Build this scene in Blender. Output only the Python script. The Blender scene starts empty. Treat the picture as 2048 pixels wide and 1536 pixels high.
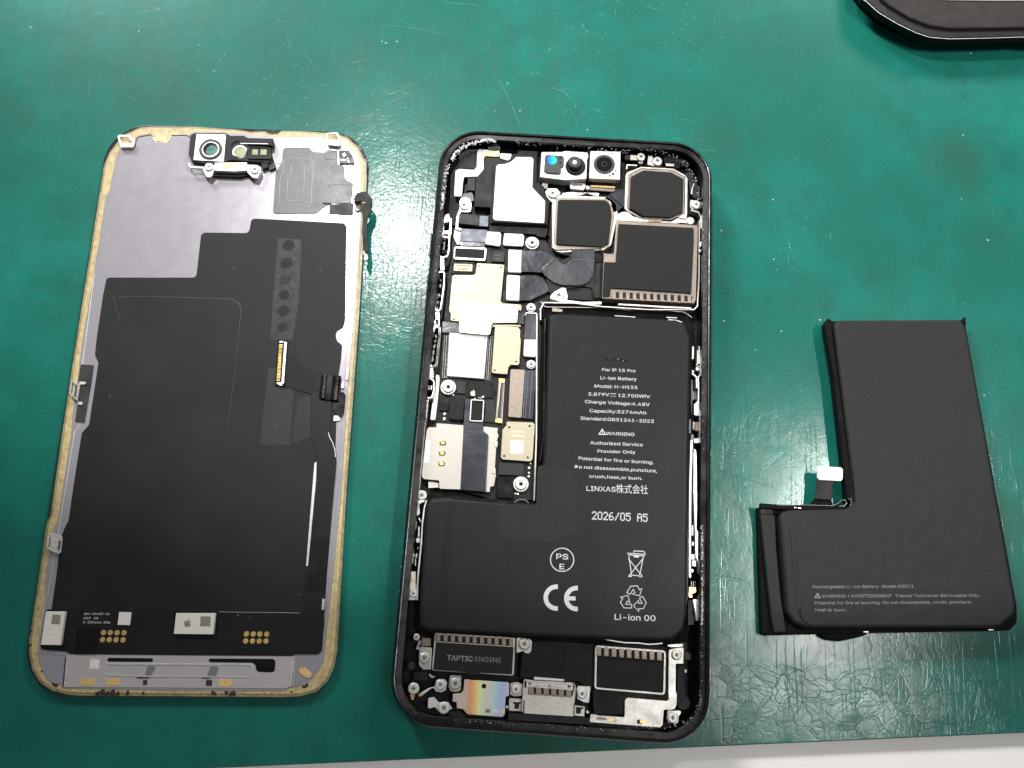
import bpy, bmesh, math, random
from mathutils import Vector, Matrix, Quaternion
from mathutils.geometry import tessellate_polygon
random.seed(7)
S = bpy.context.scene
COL = S.collection
R = math.radians

# ------------------------------------------------------------------ camera
# world: metres, z up, bench mat top at z = 0; helper numbers below are millimetres
F, PITCH, ROLL, H = 1800.0, 0.28354628, 0.06379821, 216.2027
cp, sp, cr, sr = math.cos(PITCH), math.sin(PITCH), math.cos(ROLL), math.sin(ROLL)
V_F = Vector((0, sp, -cp)); V_up = Vector((0, cp, sp)); V_r = Vector((1, 0, 0))
V_R = V_r * cr + V_up * sr
V_U = -V_r * sr + V_up * cr
cam_d = bpy.data.cameras.new("camera"); cam = bpy.data.objects.new("camera", cam_d); COL.objects.link(cam)
cam_d.sensor_width = 36; cam_d.lens = F / 2048 * 36; cam_d.clip_start = 0.005; cam_d.clip_end = 50
m3 = Matrix((V_R, V_U, -V_F)).transposed()
cam.matrix_world = Matrix.Translation((0, 0, H / 1000)) @ m3.to_4x4()
S.camera = cam

def U(x, y, z):
    """point (mm) at height z that the photograph shows at pixel x, y"""
    d = V_F + V_R * ((x - 1024) / F) - V_U * ((y - 768) / F)
    t = (z - H) / d.z
    return Vector((d.x * t, d.y * t, z))

# ------------------------------------------------------------------ world and lamps
W = bpy.data.worlds.new("World"); S.world = W; W.use_nodes = True
bg = W.node_tree.nodes["Background"]
bg.inputs[0].default_value = (0.96, 0.97, 1.0, 1); bg.inputs[1].default_value = 0.15
S.view_settings.view_transform = 'Standard'; S.view_settings.look = 'None'
S.view_settings.exposure = 0; S.view_settings.gamma = 1

def lamp(name, px, py, h, r_mm, watts, color, kind='AREA', aim_mm=None, cut_mm=None, blend=0.15):
    """lamp at height h (mm) placed where its mirror image in the mat falls at pixel px, py"""
    m = U(px, py, 0); p = Vector((m.x * (1 + h / H), m.y * (1 + h / H), h))
    ld = bpy.data.lights.new(name, kind); o = bpy.data.objects.new(name, ld); COL.objects.link(o)
    ld.energy = watts; ld.color = color
    if kind == 'AREA':
        ld.shape = 'DISK'; ld.size = 2 * r_mm / 1000
    else:
        ld.shadow_soft_size = r_mm / 1000; ld.spot_blend = blend
        ld.spot_size = 2 * (Vector((*aim_mm, 0)) - p).angle(Vector((*cut_mm, 0)) - p)
    o.location = p / 1000
    t = Vector((aim_mm[0], aim_mm[1], 0)) if aim_mm else m
    o.rotation_euler = (t - p).to_track_quat('-Z', 'Y').to_euler()
    return o
def cut(px, py): return U(px, py, 0)[:2]
# cone edges imitate the shadow of an unbuilt phone held above the bench
lamp("bench_lamp", 806, 470, 620, 13, 13.0, (1, .985, .95), 'SPOT', aim_mm=(-20, 300), cut_mm=cut(900, 1330), blend=.2)
for py_ in (960, 1040, 1120, 1200):          # a short strip of lamps on the right
    lamp("side_lamp", 1650, py_, 620, 9, 2.9, (1, .985, .95), 'SPOT', aim_mm=(60, 352), cut_mm=cut(1600, 1282), blend=.015)
for px_ in (150, 1850):  # added fill lights beyond the upper edge, to brighten the mat
    lamp("fill_lamp", px_, -560, 620, 170, 116.0 if px_ < 1000 else 62.0, (1, .99, .97), 'SPOT', aim_mm=(0, 430), cut_mm=cut(1000, 1345), blend=.08)
lamp("far_lamp", 1600, 1410, 900, 95, 15.5, (1, .98, .94), 'SPOT', aim_mm=(60, -380), cut_mm=cut(1700, 1342), blend=.01)

# ------------------------------------------------------------------ materials
MATS = {}
def nd(nt, typ, **kw):
    n = nt.nodes.new(typ)
    for k, v in kw.items():
        if k.startswith('i_'):
            n.inputs[k[2:].replace('_', ' ')].default_value = v
        else:
            setattr(n, k, v)
    return n
def mat(name, base, rough=.5, metal=0., nscale=1500, nvar=.12, rvar=.1, bump=0., bscale=4000, spec=.5, coat=0., pucker=0.):
    m = bpy.data.materials.new(name); m.use_nodes = True; nt = m.node_tree; L = nt.links.new
    b = nt.nodes["Principled BSDF"]
    b.inputs['Metallic'].default_value = metal
    b.inputs['Specular IOR Level'].default_value = spec
    b.inputs['Coat Weight'].default_value = coat; b.inputs['Coat Roughness'].default_value = .15
    tc = nd(nt, 'ShaderNodeTexCoord')
    nz = nd(nt, 'ShaderNodeTexNoise', i_Scale=nscale, i_Detail=3.0)
    L(tc.outputs['Object'], nz.inputs['Vector'])
    cr_ = nd(nt, 'ShaderNodeValToRGB')
    cr_.color_ramp.elements[0].position = .3; cr_.color_ramp.elements[1].position = .7
    cr_.color_ramp.elements[0].color = tuple(c * (1 - nvar) for c in base) + (1,)
    cr_.color_ramp.elements[1].color = tuple(min(1, c * (1 + nvar)) for c in base) + (1,)
    L(nz.outputs['Fac'], cr_.inputs['Fac']); L(cr_.outputs['Color'], b.inputs['Base Color'])
    n2 = nd(nt, 'ShaderNodeTexNoise', i_Scale=nscale * .23, i_Detail=4.0)
    L(tc.outputs['Object'], n2.inputs['Vector'])
    mr = nd(nt, 'ShaderNodeMapRange', i_From_Min=.3, i_From_Max=.7, i_To_Min=max(.03, rough - rvar), i_To_Max=min(1, rough + rvar))
    L(n2.outputs['Fac'], mr.inputs['Value']); L(mr.outputs['Result'], b.inputs['Roughness'])
    if bump:
        n3 = nd(nt, 'ShaderNodeTexNoise', i_Scale=bscale, i_Detail=2.0)
        L(tc.outputs['Object'], n3.inputs['Vector'])
        bp = nd(nt, 'ShaderNodeBump', i_Strength=bump, i_Distance=.0001)
        L(n3.outputs['Fac'], bp.inputs['Height']); L(bp.outputs['Normal'], b.inputs['Normal'])
    if pucker:
        n4 = nd(nt, 'ShaderNodeTexNoise', i_Scale=pucker, i_Detail=2.5, i_Roughness=.45)
        L(tc.outputs['Object'], n4.inputs['Vector'])
        b2 = nd(nt, 'ShaderNodeBump', i_Strength=1.0, i_Distance=.00035)
        L(n4.outputs['Fac'], b2.inputs['Height'])
        if bump: L(bp.outputs['Normal'], b2.inputs['Normal'])
        L(b2.outputs['Normal'], b.inputs['Normal'])
    MATS[name] = m
    return m
mat('black_plastic', (.0024, .0025, .0028), .45, bump=.15, bscale=7000, spec=.2)
mat('matte_black', (.0028, .0028, .003), .75, spec=.12)
mat('black_gloss', (.003, .003, .004), .25, rvar=.08, spec=.4)
mat('frame_black', (.003, .003, .0035), .3, spec=.45, rvar=.08)
mat('dark_plate', (.0135, .014, .014), .55, rvar=.03, bump=.1, bscale=9000, spec=.1)
mat('dark_board', (.003, .0028, .0026), .45, bump=.2, bscale=5000, spec=.25)
mat('battery_wrap', (.0125, .0132, .0138), .42, rvar=.03, bump=.1, bscale=6000, spec=.12, pucker=70)
mat('old_wrap', (.0165, .0165, .017), .55, rvar=.03, bump=.25, bscale=9000, spec=.15, pucker=90)
mat('film', (.0145, .0152, .0158), .45, spec=.13, pucker=70)
mat('graphite', (.0125, .013, .0138), .5, nscale=60, nvar=.15, rvar=.05, bump=.06, bscale=500, spec=.15, pucker=55)
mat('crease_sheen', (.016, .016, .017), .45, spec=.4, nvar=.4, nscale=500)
mat('graphite_board', (.007, .0072, .0078), .42, rvar=.05, bump=.1, bscale=3000, spec=.3)
mat('tape', (.0118, .0118, .0118), .5, nvar=.35, nscale=3500, spec=.3)
mat('silver', (.56, .545, .52), .40, metal=.9, rvar=.08, bump=.06, bscale=5000)
mat('bright_silver', (.58, .57, .55), .43, metal=.6, rvar=.06)
mat('champagne', (.235, .195, .165), .42, metal=.75, rvar=.06)
mat('shield_gold', (.32, .29, .215), .45, metal=.9, rvar=.04, nscale=7000, nvar=.16, bump=.1, bscale=9000)
mat('gold', (.90, .62, .22), .32, metal=.75)
mat('gold_dull', (.72, .50, .20), .4, metal=.4)
mat('white_sticker', (.66, .65, .635), .5, spec=.4, nscale=6000, nvar=.05)
mat('chip_white', (.66, .62, .57), .5, metal=.1, nvar=.05)
mat('chip_silver', (.40, .375, .34), .42, metal=.6, rvar=.06, nscale=9000, nvar=.22, bump=.15, bscale=9000)
mat('flex_grey', (.022, .0245, .032), .28, nvar=.25, nscale=500, bump=.3, bscale=900, rvar=.08, pucker=75)
mat('flex_blue', (.09, .10, .125), .4, metal=.3)
mat('chip_grey', (.014, .014, .015), .5, spec=.3)
mat('steel_grey', (.50, .475, .44), .42, metal=.85, rvar=.06, bump=.06, bscale=6000)
mat('display_back', (.375, .36, .398), .23, metal=.5, nvar=.015, rvar=.015, spec=.5, bump=.03, bscale=9000)
mat('bottom_silver_lit', (.56, .53, .525), .3, metal=.5, nvar=.03, rvar=.03, bump=.05, bscale=6000)  # brighter, warmer copy of the display metal, to offset shade on the bottom plate
mat('grey_print', (.15, .145, .14), .5)
mat('display_film', (.060, .062, .069), .36, metal=.2, rvar=.05, bump=.35, bscale=2600, nvar=.08)
mat('adhesive', (.40, .315, .155), .42, nscale=700, nvar=.24, bump=.3, bscale=1500)
mat('adhesive_lip', (.22, .185, .105), .35, nscale=900, nvar=.3, bump=.3, bscale=1500)
mat('ridge_highlight', (.22, .225, .24), .4, metal=.3)  # paler copy of the film colour, painting highlights on its creases
mat('adhesive_dot', (.20, .14, .07), .6)
mat('dirt', (.02, .017, .014), .7)
mat('glass_edge', (.02, .02, .022), .15)
mat('clear_clip', (.75, .72, .64), .25, spec=.7)
mat('lens', (.004, .004, .006), .06, rvar=.02, spec=.8, coat=.6)
mat('lens_ring', (.022, .022, .024), .4, spec=.4)
mat('olive_window', (.26, .26, .15), .3)
mat('teal_window', (.03, .13, .11), .3)
mat('print_white', (.46, .47, .50), .6, nvar=.05)
mat('print_grey', (.20, .20, .20), .6, nvar=.1)
mat('print_dim', (.16, .16, .165), .6)
mat('print_chip', (.20, .18, .16), .6)
mat('print_shield', (.86, .80, .66), .5)
mat('residue_glint', (.75, .75, .76), .3, spec=.8)
mat('solder', (.80, .78, .75), .3, metal=.35)
mat('rubber', (.006, .0062, .0066), .6, spec=.3)
mat('tray_black', (.0035, .0033, .0031), .5, bump=.5, bscale=2500, spec=.2)
mat('tray_inner', (.016, .0135, .013), .7, bump=.4, bscale=2500, spec=.25)
mat('white_panel', (.80, .80, .80), .4)
mat('table_white', (.90, .87, .845), .45, nscale=60, nvar=.02)
mat('scratch_dark', (.0035, .030, .023), .6)
mat('scratch_light', (.03, .15, .12), .3)
mat('speck', (.30, .36, .34), .4)

def ramp_mat(name, ramp, axis, lo, hi, rough=.35, metal=.8):
    """metal with iridescence painted as a colour ramp across it in object space (lo..hi in metres)"""
    m = bpy.data.materials.new(name); m.use_nodes = True; nt = m.node_tree; L = nt.links.new
    b = nt.nodes["Principled BSDF"]; b.inputs['Metallic'].default_value = metal; b.inputs['Roughness'].default_value = rough
    tc = nd(nt, 'ShaderNodeTexCoord'); sx = nd(nt, 'ShaderNodeSeparateXYZ'); L(tc.outputs['Object'], sx.inputs[0])
    nz = nd(nt, 'ShaderNodeTexNoise', i_Scale=250.0); L(tc.outputs['Object'], nz.inputs['Vector'])
    ad = nd(nt, 'ShaderNodeMath', operation='MULTIPLY_ADD'); ad.inputs[1].default_value = .0012
    L(nz.outputs['Fac'], ad.inputs[0]); L(sx.outputs[axis], ad.inputs[2])
    mr = nd(nt, 'ShaderNodeMapRange', i_From_Min=lo, i_From_Max=hi); L(ad.outputs[0], mr.inputs['Value'])
    r = nd(nt, 'ShaderNodeValToRGB'); L(mr.outputs['Result'], r.inputs['Fac'])
    e = r.color_ramp.elements
    while len(e) > 1: e.remove(e[-1])
    e[0].position = ramp[0][0]; e[0].color = ramp[0][1] + (1,)
    for p, c in ramp[1:]:
        k = e.new(p); k.color = c + (1,)
    L(r.outputs['Color'], b.inputs['Base Color'])
    MATS[name] = m
    return m

def mat_green():
    m = bpy.data.materials.new('green_mat'); m.use_nodes = True; nt = m.node_tree; L = nt.links.new
    b = nt.nodes["Principled BSDF"]
    tc = nd(nt, 'ShaderNodeTexCoord'); P = tc.outputs['Object']
    def noise(scale, detail=4., vec=None, rough=.55):
        n = nd(nt, 'ShaderNodeTexNoise', i_Scale=scale, i_Detail=detail, i_Roughness=rough); L(vec or P, n.inputs['Vector']); return n
    def rng(src, a, b_, c, d):
        r = nd(nt, 'ShaderNodeMapRange', i_From_Min=a, i_From_Max=b_, i_To_Min=c, i_To_Max=d); L(src, r.inputs['Value']); return r.outputs['Result']
    def math_(op, a, b_):
        n = nd(nt, 'ShaderNodeMath', operation=op)
        for i, v in enumerate((a, b_)):
            if isinstance(v, (int, float)): n.inputs[i].default_value = v
            else: L(v, n.inputs[i])
        return n.outputs[0]
    def mix(fac, a, b_):
        n = nd(nt, 'ShaderNodeMix', data_type='RGBA')
        if isinstance(fac, (int, float)): n.inputs['Factor'].default_value = fac
        else: L(fac, n.inputs['Factor'])
        for s, v in (('A', a), ('B', b_)):
            i = [k for k in n.inputs if k.name == s and k.type == 'RGBA'][0]
            if isinstance(v, tuple): i.default_value = v + (1,)
            else: L(v, i)
        return [k for k in n.outputs if k.type == 'RGBA'][0]
    big = noise(16, 5); mid = noise(90, 6); fine = noise(1400, 4)
    col = mix(rng(big.outputs['Fac'], .35, .65, 0, 1), (.0048, .094, .071), (.0078, .140, .110))
    col = mix(rng(mid.outputs['Fac'], .38, .7, 0, .8), col, (.0042, .080, .061))
    col = mix(rng(fine.outputs['Fac'], .5, .8, 0, .6), col, (.011, .135, .105))
    st = noise(22, 3); st2 = noise(7, 2)
    stain = math_('MULTIPLY', rng(st.outputs['Fac'], .52, .72, 0, 1), rng(st2.outputs['Fac'], .48, .6, 0, .3))
    col = mix(stain, col, (.026, .045, .022))
    # hairline cuts: thin iso-lines of stretched, warped noise
    h = None
    for k, (ang, sx_, sy_, th) in enumerate(((8, 420, 16, .012), (98, 380, 14, .010), (40, 300, 22, .010), (-28, 340, 18, .010))):
        mp = nd(nt, 'ShaderNodeMapping'); mp.inputs['Rotation'].default_value = (0, 0, R(ang)); mp.inputs['Scale'].default_value = (sx_ / 100, sy_ / 100, 1)
        mp.inputs['Location'].default_value = (k * .37, k * .91, k)
        L(P, mp.inputs['Vector'])
        n = noise(60, 1.5, mp.outputs['Vector'])
        d = math_('ABSOLUTE', math_('SUBTRACT', n.outputs['Fac'], .56), 0)
        line = rng(d, 0, th, 1, 0)
        gate = noise(55 + 9 * k, 2)
        line = math_('MULTIPLY', line, rng(gate.outputs['Fac'], .5, .62, 0, 1))
        h = line if h is None else math_('MAXIMUM', h, line)
    # worn skin, cracked into flakes
    wv = noise(45, 3)
    ms = nd(nt, 'ShaderNodeVectorMath', operation='MULTIPLY_ADD'); ms.inputs[1].default_value = (.016, .016, 0)
    L(wv.outputs['Color'], ms.inputs[0]); L(P, ms.inputs[2])
    def vor(scale, feat):
        v = nd(nt, 'ShaderNodeTexVoronoi', feature=feat, i_Scale=scale); L(ms.outputs[0], v.inputs['Vector']); return v
    ve = vor(210, 'DISTANCE_TO_EDGE'); vc = vor(210, 'F1')
    ve2 = vor(480, 'DISTANCE_TO_EDGE')
    sep = nd(nt, 'ShaderNodeSeparateColor'); L(vc.outputs['Color'], sep.inputs[0])
    wear = noise(14, 3); wear_m = rng(wear.outputs['Fac'], .44, .64, .05, 1)
    # the strip at the lower right is worn through into flakes; two old brown stains
    sx = nd(nt, 'ShaderNodeSeparateXYZ'); L(P, sx.inputs[0])
    def loc(px, py): return (U(px, py, 0) - U(1024, 768, 0)) / 1000
    low = math_('MULTIPLY', rng(sx.outputs[1], loc(1700, 1345).y, loc(1700, 1320).y, 1, 0), rng(sx.outputs[0], loc(1400, 1400).x, loc(1470, 1400).x, 0, 1))
    wear_m = math_('MAXIMUM', wear_m, low)
    crack_k = math_('ADD', math_('MULTIPLY', low, .02), .16)
    hot = nd(nt, 'ShaderNodeVectorMath', operation='DISTANCE'); hc = loc(790, 440); hot.inputs[1].default_value = (hc.x, hc.y, 0); L(P, hot.inputs[0])
    hot_m = rng(hot.outputs['Value'], .012, .05, 1, 0)
    tilt = nd(nt, 'ShaderNodeVectorMath', operation='SUBTRACT'); L(ms.outputs[0], tilt.inputs[0]); L(vc.outputs['Position'], tilt.inputs[1])
    rdir = nd(nt, 'ShaderNodeVectorMath', operation='SUBTRACT'); rdir.inputs[1].default_value = (.5, .5, .5); L(vc.outputs['Color'], rdir.inputs[0])
    fac = nd(nt, 'ShaderNodeVectorMath', operation='DOT_PRODUCT'); L(tilt.outputs[0], fac.inputs[0]); L(rdir.outputs[0], fac.inputs[1])
    facet = math_('MULTIPLY', fac.outputs['Value'], math_('ADD', math_('MULTIPLY', low, 330), 160))
    flake_k = math_('ADD', math_('MULTIPLY', low, .1), .35)
    for px, py, rad, k in ((1915, 325, .012, .5), (1440, 290, .010, .35), (1990, 470, .010, .3)):
        c = loc(px, py)
        dv_ = nd(nt, 'ShaderNodeVectorMath', operation='DISTANCE'); dv_.inputs[1].default_value = (c.x, c.y, c.z); L(P, dv_.inputs[0])
        dd = math_('ADD', dv_.outputs['Value'], math_('MULTIPLY', math_('SUBTRACT', mid.outputs['Fac'], .5), .03))
        col = mix(rng(dd, rad * .2, rad, k, 0), col, (.020, .052, .030))
    crack = math_('MULTIPLY', rng(ve.outputs['Distance'], 0, .035, 1, 0), wear_m)
    crack2 = math_('MULTIPLY', rng(ve2.outputs['Distance'], 0, .06, 1, 0), wear_m)
    col = mix(math_('MULTIPLY', crack, .07), col, (.005, .045, .035))
    col = mix(math_('MULTIPLY', h, .10), col, (.005, .040, .030))
    L(col, b.inputs['Base Color'])
    hgt = math_('SUBTRACT', math_('MULTIPLY', fine.outputs['Fac'], .12), math_('MULTIPLY', h, .25))
    hgt = math_('SUBTRACT', hgt, math_('MULTIPLY', crack, crack_k))
    hgt = math_('SUBTRACT', hgt, math_('MULTIPLY', crack2, math_('ADD', math_('MULTIPLY', hot_m, .16), .16)))
    hgt = math_('ADD', hgt, facet)
    hgt = math_('ADD', hgt, math_('MULTIPLY', noise(900, 3).outputs['Fac'], math_('ADD', math_('MULTIPLY', hot_m, 1.0), math_('MULTIPLY', low, .15))))
    hgt = math_('ADD', hgt, math_('MULTIPLY', math_('MULTIPLY', sep.outputs[0], wear_m), flake_k))
    hgt = math_('ADD', hgt, math_('MULTIPLY', noise(330, 3).outputs['Fac'], .6))
    bp = nd(nt, 'ShaderNodeBump', i_Strength=1.0, i_Distance=.000042); L(hgt, bp.inputs['Height'])
    L(bp.outputs['Normal'], b.inputs['Normal'])
    rr = rng(mid.outputs['Fac'], .3, .7, .36, .44)
    L(rr, b.inputs['Roughness'])
    b.inputs['Specular IOR Level'].default_value = .08
    L(rng(wear.outputs['Fac'], .38, .62, .34, .66), b.inputs['Coat Weight']); b.inputs['Coat IOR'].default_value = 1.45
    L(rng(mid.outputs['Fac'], .3, .7, .15, .215), b.inputs['Coat Roughness'])
    L(bp.outputs['Normal'], b.inputs['Coat Normal'])
    MATS['green_mat'] = m
mat_green()

# ------------------------------------------------------------------ geometry helpers
TAGS = dict(R1=(840, 240, 5.12), R2=(1120, 240, 4.8), R3=(840, 460, 5.486), R4=(840, 660, 4.268), R5=(1080, 480, 5.689),
            R6=(770, 1220, 5.485), R7=(1080, 1220, 5.486), N=(1060, 600, 2.1943), D1=(180, 230, 4.8), D2=(460, 230, 4.8),
            D3=(480, 620, 4.268), D4=(40, 1150, 5.909), D5=(340, 1150, 5.389), B1=(1480, 600, 2.194), B2=(1480, 880, 3.657),
            T=(1640, 0, 5.02), UB=(1000, 1350, 8.26), L1=(760, 640, 7.68), L2=(760, 1000, 7.68), G1=(1320, 700, 7.68),
            G2=(1320, 1050, 7.68), C6=(60, 680, 7.68), C7=(40, 960, 7.68), HK=(700, 380, 5.12), E=(180, 540, 3.657), P=(0, 0, 1.0))
def q(tag, s=None):
    """points read off an enlarged crop of the photograph, as photograph pixels"""
    if s is None: tag, s = 'P', tag
    ox, oy, k = TAGS[tag]
    return [(ox + float(a) / k, oy + float(b) / k) for a, b in (t.split(',') for t in s.split())]
def mmpx(x, y, z):
    return (U(x + 1, y, z) - U(x, y, z)).length

def org(o):
    while o.parent: o = o.parent
    return Vector(o.location) * 1000
def link(name, me, parent, label=None, kind=None):
    o = bpy.data.objects.new(name, me); COL.objects.link(o)
    if parent is not None: o.parent = parent
    if label: o['label'] = label
    if kind: o['kind'] = kind
    return o
def thing(name, label, cat, px, py, z=0):
    o = bpy.data.objects.new(name, None); COL.objects.link(o)
    o.location = U(px, py, z) / 1000; o['label'] = label; o['category'] = cat; o.empty_display_size = .01
    return o
def area2(p):
    return sum(p[i].x * p[(i + 1) % len(p)].y - p[(i + 1) % len(p)].x * p[i].y for i in range(len(p)))
def ccw(p): return p if area2(p) > 0 else p[::-1]
def fillet(p, r, seg=4):
    out = []; n = len(p)
    for i in range(n):
        a, b, c = p[i - 1], p[i], p[(i + 1) % n]
        u, v = (a - b), (c - b); lu, lv = u.length, v.length
        if lu < 1e-6 or lv < 1e-6: continue
        u, v = u / lu, v / lv
        ang = u.angle(v, math.pi)
        if ang > R(168) or ang < R(4) or r <= 0: out.append(b.copy()); continue
        d = min(r / math.tan(ang / 2), .47 * lu, .47 * lv); rr = d * math.tan(ang / 2)
        if d < .015: out.append(b.copy()); continue
        p0, p1 = b + u * d, b + v * d
        cc = b + (u + v).normalized() * (rr / math.sin(ang / 2))
        a0 = math.atan2(p0.y - cc.y, p0.x - cc.x); a1 = math.atan2(p1.y - cc.y, p1.x - cc.x)
        da = (a1 - a0 + math.pi) % (2 * math.pi) - math.pi
        for k in range(seg + 1):
            t = a0 + da * k / seg
            out.append(Vector((cc.x + rr * math.cos(t), cc.y + rr * math.sin(t), b.z)))
    return out
def offset(p, d):
    """offset a CCW polygon inward by d (mm), mitred"""
    n = len(p); out = []
    for i in range(n):
        a, b, c = p[i - 1], p[i], p[(i + 1) % n]
        e1 = Vector((b.x - a.x, b.y - a.y)); e2 = Vector((c.x - b.x, c.y - b.y))
        n1 = Vector((-e1.y, e1.x)).normalized() if e1.length else Vector((0, 0)); n2 = Vector((-e2.y, e2.x)).normalized() if e2.length else n1
        m = n1 + n2
        k = m.length
        if k < .3: mv = n1 * d
        else:
            m = m / k; mv = m * (d / max(.5, m.dot(n1)))
        out.append(Vector((b.x + mv.x, b.y + mv.y, b.z)))
    return out
def mesh_from(name, verts, faces, o, material, smooth=False):
    me = bpy.data.meshes.new(name)
    me.from_pydata([((v[0] - o.x) / 1000, (v[1] - o.y) / 1000, (v[2] - o.z) / 1000) for v in verts], [], faces)
    if material: me.materials.append(MATS[material])
    if smooth: me.shade_smooth()
    me.validate()
    return me
class MB:
    def __init__(s): s.v = []; s.f = []
    def prism(s, p, z, th, bev=.05, holes=(), zs=None, segs=1):
        """p: CCW list of Vectors (mm); top face at z, extruded down by th, top edge chamfered or rounded"""
        n = len(p); b0 = len(s.v)
        bev = min(bev, th * .6)
        rings = [[Vector((a.x, a.y, z - th)) for a in p]]
        if bev > 0:
            for k in range(segs + 1):
                t = k / segs * math.pi / 2
                d = bev * (1 - math.cos(t)); hh = bev * math.sin(t)
                pp = offset(p, d) if d > 0 else p
                rings.append([Vector((a.x, a.y, z - bev + hh)) for a in pp])
        else:
            rings.append([Vector((a.x, a.y, z)) for a in p])
        for r_ in rings: s.v += [tuple(a) for a in r_]
        for k in range(len(rings) - 1):
            o0, o1 = b0 + k * n, b0 + (k + 1) * n
            for i in range(n):
                j = (i + 1) % n
                s.f.append((o0 + i, o0 + j, o1 + j, o1 + i))
        top = b0 + (len(rings) - 1) * n
        hs = []
        for hpoly in holes:
            hp = ccw(hpoly)[::-1]; hb = len(s.v); m = len(hp)
            s.v += [(a.x, a.y, z) for a in hp] + [(a.x, a.y, z - th) for a in hp]
            for i in range(m):
                j = (i + 1) % m
                s.f.append((hb + i, hb + m + i, hb + m + j, hb + j)[::-1])
            hs.append((hb, m, hp))
        if not hs:
            tri = tessellate_polygon([[Vector((a.x, a.y, 0)) for a in rings[-1]]]); idx = list(range(n))
            top_idx = [top + i for i in range(n)]; bot_idx = [b0 + i for i in range(n)]
        else:
            loops = [[Vector((a.x, a.y, 0)) for a in rings[-1]]] + [[Vector((a.x, a.y, 0)) for a in hp] for _, _, hp in hs]
            tri = tessellate_polygon(loops)
            top_idx = [top + i for i in range(n)] + [hb + i for hb, m, _ in hs for i in range(m)]
            bot_idx = [b0 + i for i in range(n)] + [hb + m + i for hb, m, _ in hs for i in range(m)]
        for t in tri:
            a, b, c = (Vector(s.v[top_idx[i]]) for i in t)
            if (b - a).cross(c - a).z < 0: t = t[::-1]
            s.f.append(tuple(top_idx[i] for i in t)); s.f.append(tuple(bot_idx[i] for i in t[::-1]))
    def lathe(s, c, prof, seg=24):
        b0 = len(s.v); m = len(prof)
        for i in range(seg):
            t = 2 * math.pi * i / seg
            for r_, z in prof: s.v.append((c.x + r_ * math.cos(t), c.y + r_ * math.sin(t), z))
        for i in range(seg):
            j = (i + 1) % seg
            for k in range(m - 1):
                s.f.append((b0 + i * m + k, b0 + j * m + k, b0 + j * m + k + 1, b0 + i * m + k + 1))
        if prof[-1][0] > 0: s.f.append(tuple(b0 + i * m + m - 1 for i in range(seg)))
        if prof[0][0] > 0: s.f.append(tuple(b0 + i * m for i in range(seg))[::-1])
    def blob(s, c, rx, rz, seg=6):
        b0 = len(s.v); pts = []
        for i in range(seg):
            t = 2 * math.pi * i / seg + random.random() * .5; k = rx * random.uniform(.6, 1.2)
            pts.append((c.x + k * math.cos(t), c.y + k * math.sin(t), c.z))
        s.v += pts + [(c.x, c.y, c.z + rz)]
        for i in range(seg): s.f.append((b0 + i, b0 + (i + 1) % seg, b0 + seg))
        s.f.append(tuple(b0 + i for i in range(seg))[::-1])
    def build(s, name, material, parent, label=None, kind=None, smooth=False):
        o = org(parent) if parent is not None else Vector((0, 0, 0))
        return link(name, mesh_from(name, s.v, s.f, o, material, smooth), parent, label, kind)
def poly(pts, z, r=.3, seg=3):
    p = ccw([U(x, y, z) for x, y in pts])
    return fillet(p, r, seg) if r > 0 else p
def slab(parent, name, material, pts, z, th, r=.3, bev=.05, holes=(), label=None, segs=1, hr=.2):
    mb = MB(); mb.prism(poly(pts, z, r), z, th, bev, [poly(h_, z, hr) for h_ in holes], segs=segs)
    return mb.build(name, material, parent, label)
def strip_poly(line, w, closed=False):
    """outline(s) of a line (Vectors, mm) thickened to w"""
    n = len(line); Lp, Rp = [], []
    for i in range(n):
        a = line[i - 1] if (i > 0 or closed) else line[i]; c = line[(i + 1) % n] if (i < n - 1 or closed) else line[i]
        b = line[i]
        d1 = Vector(((b - a).x, (b - a).y)); d2 = Vector(((c - b).x, (c - b).y))
        if d1.length < 1e-9: d1 = d2
        if d2.length < 1e-9: d2 = d1
        n1 = Vector((-d1.y, d1.x)).normalized(); n2 = Vector((-d2.y, d2.x)).normalized()
        m = (n1 + n2); m = m.normalized() if m.length > .1 else n1
        k = w / 2 / max(.45, m.dot(n1))
        Lp.append(Vector((b.x + m.x * k, b.y + m.y * k, b.z))); Rp.append(Vector((b.x - m.x * k, b.y - m.y * k, b.z)))
    return Lp, Rp
def strip(mb, pts, z, w, th, closed=False, r=0., bev=0.):
    """thin bar along photograph pixels pts at height z"""
    line = [U(x, y, z) for x, y in pts]
    if r > 0 and closed: line = fillet(ccw(line), r, 4)
    elif r > 0:
        line = [line[0]] + fillet(line, r, 4)[0:] if False else line
    Lp, Rp = strip_poly(line, w, closed)
    if closed:
        a = ccw(Lp); b = ccw(Rp)
        out, inn = (a, b) if abs(area2(a)) > abs(area2(b)) else (b, a)
        mb.prism(out, z, th, bev, [inn])
    else:
        mb.prism(ccw(Lp + Rp[::-1]), z, th, bev)
def bar(parent, name, material, pts, z, w, th, closed=False, r=0., label=None, bev=0.):
    mb = MB(); strip(mb, pts, z, w, th, closed, r, bev); return mb.build(name, material, parent, label)
def disc(parent, name, material, c, rpx, z, th, bev=.05, seg=24, hole=0., label=None):
    w = U(c[0], c[1], z); r_ = rpx * mmpx(c[0], c[1], z)
    if hole > 0:
        h_ = hole * mmpx(c[0], c[1], z)
        prof = [(h_, z - th), (r_, z - th), (r_, z - bev), (r_ - bev, z), (h_ + bev, z), (h_, z - bev), (h_, z - th)]
    else:
        prof = [(r_, z - th), (r_, z - bev), (r_ - bev, z)]
    mb = MB(); mb.lathe(w, prof, seg); return mb.build(name, material, parent, label)

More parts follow.
